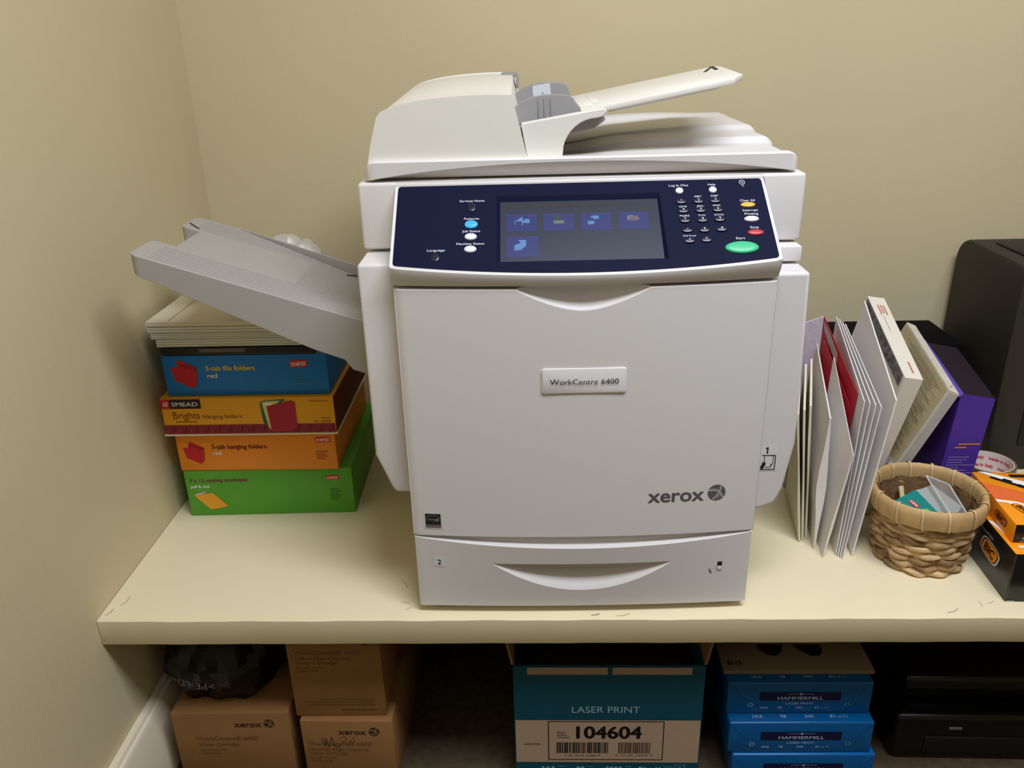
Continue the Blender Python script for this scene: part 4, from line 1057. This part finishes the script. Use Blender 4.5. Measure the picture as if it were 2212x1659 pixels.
# ---------------------------------------------------------------- on the floor under the shelf
KRAFT = mat('kraft board', (146, 106, 64), rough=.8, spec=.15, var=.08, scale=25); KINK = mat('kraft ink', (58, 38, 24), rough=.8); KINK2 = mat('kraft faint ink', (112, 78, 46), rough=.8)
def floorbox(name, label, cat, x, y, z, wx, dy, h, m, rz=0.0, group=None):
    t = thing(name, label, cat, (x, y, z), rz, group)
    bm = nb(); box(bm, 0, wx, 0, dy, 0, h); finish(bm, 'box_body', m, t, bevel=.0015, seg=2)
    return t
GT = 'kraft toner boxes under the shelf'
def top_flaps(t, wx, dy, h):
    bm = nb(); box(bm, .002, wx - .002, dy * .5 - .0006, dy * .5 + .0006, h - .0005, h + .0006); finish(bm, 'flap_seam', KINK2, t)
t = floorbox('toner_box', 'kraft box for a waste cartridge, standing alone on the floor nearest the left wall', 'box', .046, .047, 0, .186, .30, .1425, KRAFT, .015, GT)
top_flaps(t, .186, .30, .1425)
bm = nb(); fk_ = Plane((0, 0, 0))
text(bm, fk_, 'xerox', .0985, .1150, .0115, 'L', 0, bold=.035, width=.0425); sphere_logo(bm, fk_, .1535, .1215, .0083, 0, 2)
text(bm, fk_, 'WorkCentre\u00ae 6400', .0330, .0880, .0085, 'L', 1, width=.0990); text(bm, fk_, 'Waste Cartridge', .0360, .0765, .0070, 'L', 1, width=.0640); text(bm, fk_, 'Reorder number', .0370, .0670, .0042, 'L', 1, width=.0430); text(bm, fk_, '108R01504', .0380, .0590, .0042, 'L', 1, width=.0310)
printing(bm, 'printed_front', [KINK, KINK2, mat('kraft light', (150, 112, 70), rough=.8)], t)
for k, x in enumerate((.058, .120)):
    bm = nb(); Plane((0, 0, .1425), (1, 0, 0), (0, 1, 0)).disc(bm, x, .05, .006, .005); printing(bm, 'finger_hole', KINK, t)
t = floorbox('toner_box', 'kraft magenta toner box with a pen scribble, lower one of the pair', 'box', .251, .043, 0, .145, .30, .1330, KRAFT, -.012, GT)
bm = nb()
text(bm, fk_, 'xerox', .0595, .1065, .0105, 'L', 0, bold=.035, width=.0430); sphere_logo(bm, fk_, .1155, .1125, .0085, 0, 2)
text(bm, fk_, 'WorkCentre\u00ae 6400', .0080, .0830, .0082, 'L', 1, width=.1010); text(bm, fk_, 'Magenta High-Capacity', .0080, .0725, .0065, 'L', 1, width=.0970); text(bm, fk_, 'Toner Cartridge', .0090, .0640, .0065, 'L', 1, width=.0620); text(bm, fk_, 'Reorder number', .0095, .0560, .0042, 'L', 1, width=.0430); text(bm, fk_, '106R01318', .0098, .0485, .0042, 'L', 1, width=.0330)
fk_.line(bm, [(.032,.100),(.036,.082),(.038,.098),(.041,.081),(.044,.086),(.047,.101),(.051,.083),(.056,.080),(.062,.088)], .0010, 3, .0004); fk_.line(bm, [(.060,.098),(.068,.104),(.071,.097),(.063,.090),(.072,.089),(.084,.102),(.080,.082)], .0006, 3, .0004)
printing(bm, 'printed_front', [KINK, KINK2, mat('kraft light', (150, 112, 70), rough=.8), mat('pen ink', (54, 40, 50), rough=.6)], t)
t = floorbox('toner_box', 'kraft yellow toner box stacked on the scribbled magenta box', 'box', .2445, .052, .1338, .1425, .30, .1500, KRAFT, .01, GT)
bm = nb()
text(bm, fk_, 'WorkCentre\u00ae 6400', .0100, .1200, .0082, 'L', 1, width=.1010); text(bm, fk_, 'Yellow High-Capacity', .0105, .1100, .0065, 'L', 1, width=.0860); text(bm, fk_, 'Toner Cartridge', .0105, .1015, .0065, 'L', 1, width=.0640); text(bm, fk_, 'Reorder number', .0110, .0935, .0042, 'L', 1, width=.0440); text(bm, fk_, '106R01319', .0125, .0870, .0042, 'L', 1, width=.0310)
rnd = random.Random(4)
for i, w_ in enumerate((.086, .112, .100)): fk_.rect(bm, .126 - w_, .126, .0330 - i*.0052, .0342 - i*.0052, 1)
fk_.rect(bm, .010, .126, .0205, .0209, 1); text(bm, fk_, 'www.xerox.com', .1280, .0110, .0048, 'R', 0, width=.0540); fk_.disc(bm, .1205, .1450, .0075, .0075, 0)
printing(bm, 'printed_front', [KINK, KINK2], t)

# black plastic bag on the first toner box
BAG = mat('black bag film', (12, 11, 12), rough=.4, spec=.35)
t = thing('plastic_bag', 'black crumpled plastic bag with upside-down recycling letters on the left toner box', 'bag', (.114, .165, .1434), 0)
rnd = random.Random(8); bm = nb(); NA, NZ = 40, 16; rows = []
for j in range(NZ + 1):
    v = j / NZ; ring = []
    for i in range(NA):
        a = 2*math.pi*i/NA
        sx = .098 * (math.sin(math.pi * (0.28 + .66 * v)) ** .6); sy = .106 * (math.sin(math.pi * (0.28 + .66 * v)) ** .6)
        cr = 1 + .07 * math.sin(5*a + 4*v) + .05 * math.sin(11*a - 9*v) + rnd.uniform(-.035, .035)
        ring.append((sx * cr * math.cos(a), sy * cr * math.sin(a), .001 + .150 * v + .004 * math.sin(4*a) * v))
    rows.append(ring)
vs = strip(bm, rows, 0, True); bm.faces.new(vs[0][::-1]); bm.faces.new(vs[-1]); finish(bm, 'film', BAG, t, smooth=25)
bm = nb(); text(bm, Plane((0, 0, 0), warp=lambda p: (p.x, -.116 * math.sqrt(max(.1, 1 - (p.x / .112) ** 2)), p.z)), '>PE-LD<', -.026, .058, .0125, 'C', 0, width=.075, flip=True); printing(bm, 'lettering', mat('grey film print', (120, 120, 124), rough=.5), t)

# open paper carton
CTEAL = mat('carton teal', (0, 72, 90), rough=.6, var=.06, scale=12); CBEI = mat('carton band', (176, 150, 124), rough=.75); CIN = mat('carton inside', (140, 104, 70), rough=.85)
t = thing('paper_carton', 'open teal and beige paper carton on the floor below the printer', 'carton', (.5860, .050, 0), -.004)
CW, CD, CH = .289, .40, .2325
bm = nb()
for a in ((0, CW, 0, .004), (0, CW, CD - .004, CD), (0, .004, .004, CD - .004), (CW - .004, CW, .004, CD - .004)): box(bm, *a, 0, CH)
box(bm, .004, CW - .004, .004, CD - .004, 0, .004); finish(bm, 'box_body', CTEAL, t)
pf = Plane((0, 0, 0))
bm = nb()
for x0, x1 in ((.0215, .1430), (.1500, .2690)): pf.rect(bm, x0, x1, CH - .0150, CH - .0015, 0)
printing(bm, 'top_strip', mat('label strip', (160, 138, 118), rough=.7), t)
bm = nb()
pf.rect(bm, .0015, CW - .0015, .0410, .1280, 0)
pf.line(bm, [(.0527,.1255),(.2315,.1255),(.2315,.0470),(.0527,.0470),(.0527,.1255)], .0015, 1, .0002)
text(bm, pf, '104604', .1470, .0915, .0250, 'C', 1, bold=.05, width=.1000, lift=.0002)
for i, s in enumerate(('Item #', 'Article #', 'Art\u00edculo #')): text(bm, pf, s, .0655, .1020 - i*.0052, .0036, 'L', 1, bold=.02, width=.013 + .003*i, lift=.0002, slant=.2)
rnd = random.Random(6)
for x0, x1, mi in ((.0645, .1460, 1), (.1620, .2135, 2)):
    x = x0
    while x < x1:
        w_ = rnd.choice((.0006, .0012, .0018, .0024)); pf.rect(bm, x, min(x + w_, x1), .0605, .0830, mi, .0002); x += w_ + rnd.choice((.0006, .0009, .0014))
text(bm, pf, '5 00 10199 10460 4', .1060, .0535, .0040, 'C', 1, width=.055, lift=.0002); text(bm, pf, '0 10199 10460 9', .1870, .0545, .0038, 'C', 2, width=.058, lift=.0002)
text(bm, pf, 'LEARN MORE', .0270, .0775, .0034, 'C', 1, bold=.02, width=.0250, lift=.0002)
printing(bm, 'label_band', [CBEI, BLKP, mat('barcode brown', (84, 62, 52), rough=.7)], t)
bm = nb()
text(bm, pf, 'LASER PRINT', .1413, .1430, .0130, 'C', 0, width=.1040)
for s, x, w_ in (('24LB', .0520, .021), ('98', .1030, .0125), ('5000', .1560, .0260), ('8\u00bd x 11', .2120, .0340)): text(bm, pf, s, x, .0200, .0125, 'C', 0, bold=.03, width=w_)
for x in (.0670, .1140, .1740, .2340): fine(bm, pf, x, .0310, 3, .016, .0050, 1, .0022)
pf.line(bm, [(.2520,.0190),(.2520,.0360),(.2670,.0360),(.2670,.0190),(.2520,.0190)], .0006, 0); pf.disc(bm, .2595, .0290, .003, .004, 1, .0002)
printing(bm, 'lettering', [mat('carton pale print', (150, 186, 190), rough=.7), mat('carton soft print', (60, 130, 144), rough=.7)], t)
for sx in (-1, 1):                             # raised side flaps
    bm = nb(); x = 0.001 if sx < 0 else CW - .001
    prism_y(bm, [(x, CH), (x + sx * .0035, CH), (x + sx * .014, CH + .055), (x + sx * .0105, CH + .056)], .004, CD - .004)
    finish(bm, 'side_flap', CIN, t)
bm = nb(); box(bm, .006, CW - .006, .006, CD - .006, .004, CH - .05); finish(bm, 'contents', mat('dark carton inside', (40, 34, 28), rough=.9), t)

# reams of paper and a flat kraft box on them
RBLUE = mat('ream blue wrapper', (0, 88, 150), rough=.28, spec=.5, var=.06, scale=20); RNAVY = mat('ream navy band', (14, 16, 58), rough=.4); RPALE = mat('ream pale print', (176, 196, 214), rough=.5)
GRM = 'blue wrapped reams under the shelf'
RH = .0605
def ream(label, x, y, z, rz):
    t = thing('paper_ream', label, 'paper ream', (x, y, z), rz, GRM)
    bm = nb(); W_ = .222
    box(bm, 0, W_, 0, .279, 0, RH); finish(bm, 'wrapper', RBLUE, t, bevel=.003, seg=3)
    p = Plane((0, 0, 0), eps=.0008); bm = nb()
    for s, a in ((1, 0), (-1, W_)):
        p.line(bm, [(a + s*.002, .003), (a + s*.028, .021)], .0005, 2); p.line(bm, [(a + s*.002, RH - .003), (a + s*.030, .026)], .0005, 2)
    p.rect(bm, .0500, .1740, .0265, .0425, 0)
    text(bm, p, 'HAMMERMILL', .1125, .0283, .0062, 'C', 1, bold=.02, width=.0700, lift=.0003)
    p.line(bm, [(.0920,.0392),(.1330,.0392)], .0005, 1, .0003); p.disc(bm, .1125, .0392, .0018, .0018, 1, .0004)
    text(bm, p, 'LASER PRINT', .1125, .0185, .0042, 'C', 1, width=.0430)
    for s, x_, w_ in (('24LB', .0580, .012), ('98', .0820, .007), ('500', .1120, .010), ('8\u00bd x 11', .1460, .020)): text(bm, p, s, x_, .0105, .0038, 'C', 1, bold=.02, width=w_)
    for cx, cy in ((.0370, .0180), (.1850, .0185)):
        for k in range(6): p.disc(bm, cx + .0035*math.cos(k*1.05), cy + .0032*math.sin(k*1.05), .0013, .0010, 3 if cx > .1 else 1, .0001, 8)
    printing(bm, 'end_print', [RNAVY, RPALE, mat('fold line', (10, 76, 132), rough=.4), mat('leaf print', (96, 170, 120), rough=.5)], t)
    p = Plane((0, 0, RH), (1, 0, 0), (0, 1, 0), eps=.0006); bm = nb()
    for s, x_, w_ in (('24LB', .0450, .016), ('98', .0850, .009), ('500', .1250, .014), ('8\u00bd x 11', .1700, .026)): text(bm, p, s, x_, .010, .0060, 'C', 0, width=w_)
    printing(bm, 'top_print', RPALE, t)
    return t
ream('lowest blue ream of the pile, bright along its upper edge', .9265, .046, 0, .004)
ream('blue ream in the middle of the pile of three', .9185, .050, .0612, .004)
ream('highest blue ream, directly beneath the dull kraft box', .9160, .069, .1224, .002)
t = thing('shipping_box', 'flat dull kraft box lying on the reams, dark marks on its lid', 'box', (.9120, .087, .1836), -.003)
bm = nb(); box(bm, 0, .232, 0, .25, 0, .0070); finish(bm, 'box_body', mat('dull kraft', (132, 112, 92), rough=.85, var=.08, scale=20), t, bevel=.001)
p = Plane((0, 0, .0070), (1, 0, 0), (0, 1, 0))
for q in ([(.064,.060),(.066,.046),(.076,.036),(.088,.033),(.100,.042),(.106,.060)], [(.120,.060),(.130,.046),(.144,.033),(.158,.034),(.166,.046),(.165,.060)]):
    bm = nb(); p.shape(bm, q, 0); printing(bm, 'dark_mark', BLKP, t)
bm = nb(); text(bm, p, '8115', .0090, .0125, .0095, 'L', 0, bold=.03, width=.022); printing(bm, 'lettering', BLKP, t)
# black inkjet machine on the floor at the right
GLB = mat('gloss black', (12, 12, 14), rough=.18, spec=.5)
t = thing('inkjet_printer', 'glossy black machine on the floor at the lower right corner', 'printer', (1.195, .095, 0), -.02)
bm = nb(); box(bm, 0, .44, .0, .36, 0, .092); finish(bm, 'case', GLB, t, bevel=.012, seg=4)
bm = nb(); box(bm, .02, .42, .035, .36, .0925, .140); finish(bm, 'scanner_lid', GLB, t, bevel=.012, seg=4)
bm = nb(); box(bm, .05, .39, -.0025, .004, .018, .05); finish(bm, 'output_slot', BLACK, t, bevel=.001)
bm = nb(); box(bm, .085, .105, -.0015, .003, .066, .070); finish(bm, 'badge', mat('dim silver', (120, 120, 124), rough=.4), t)
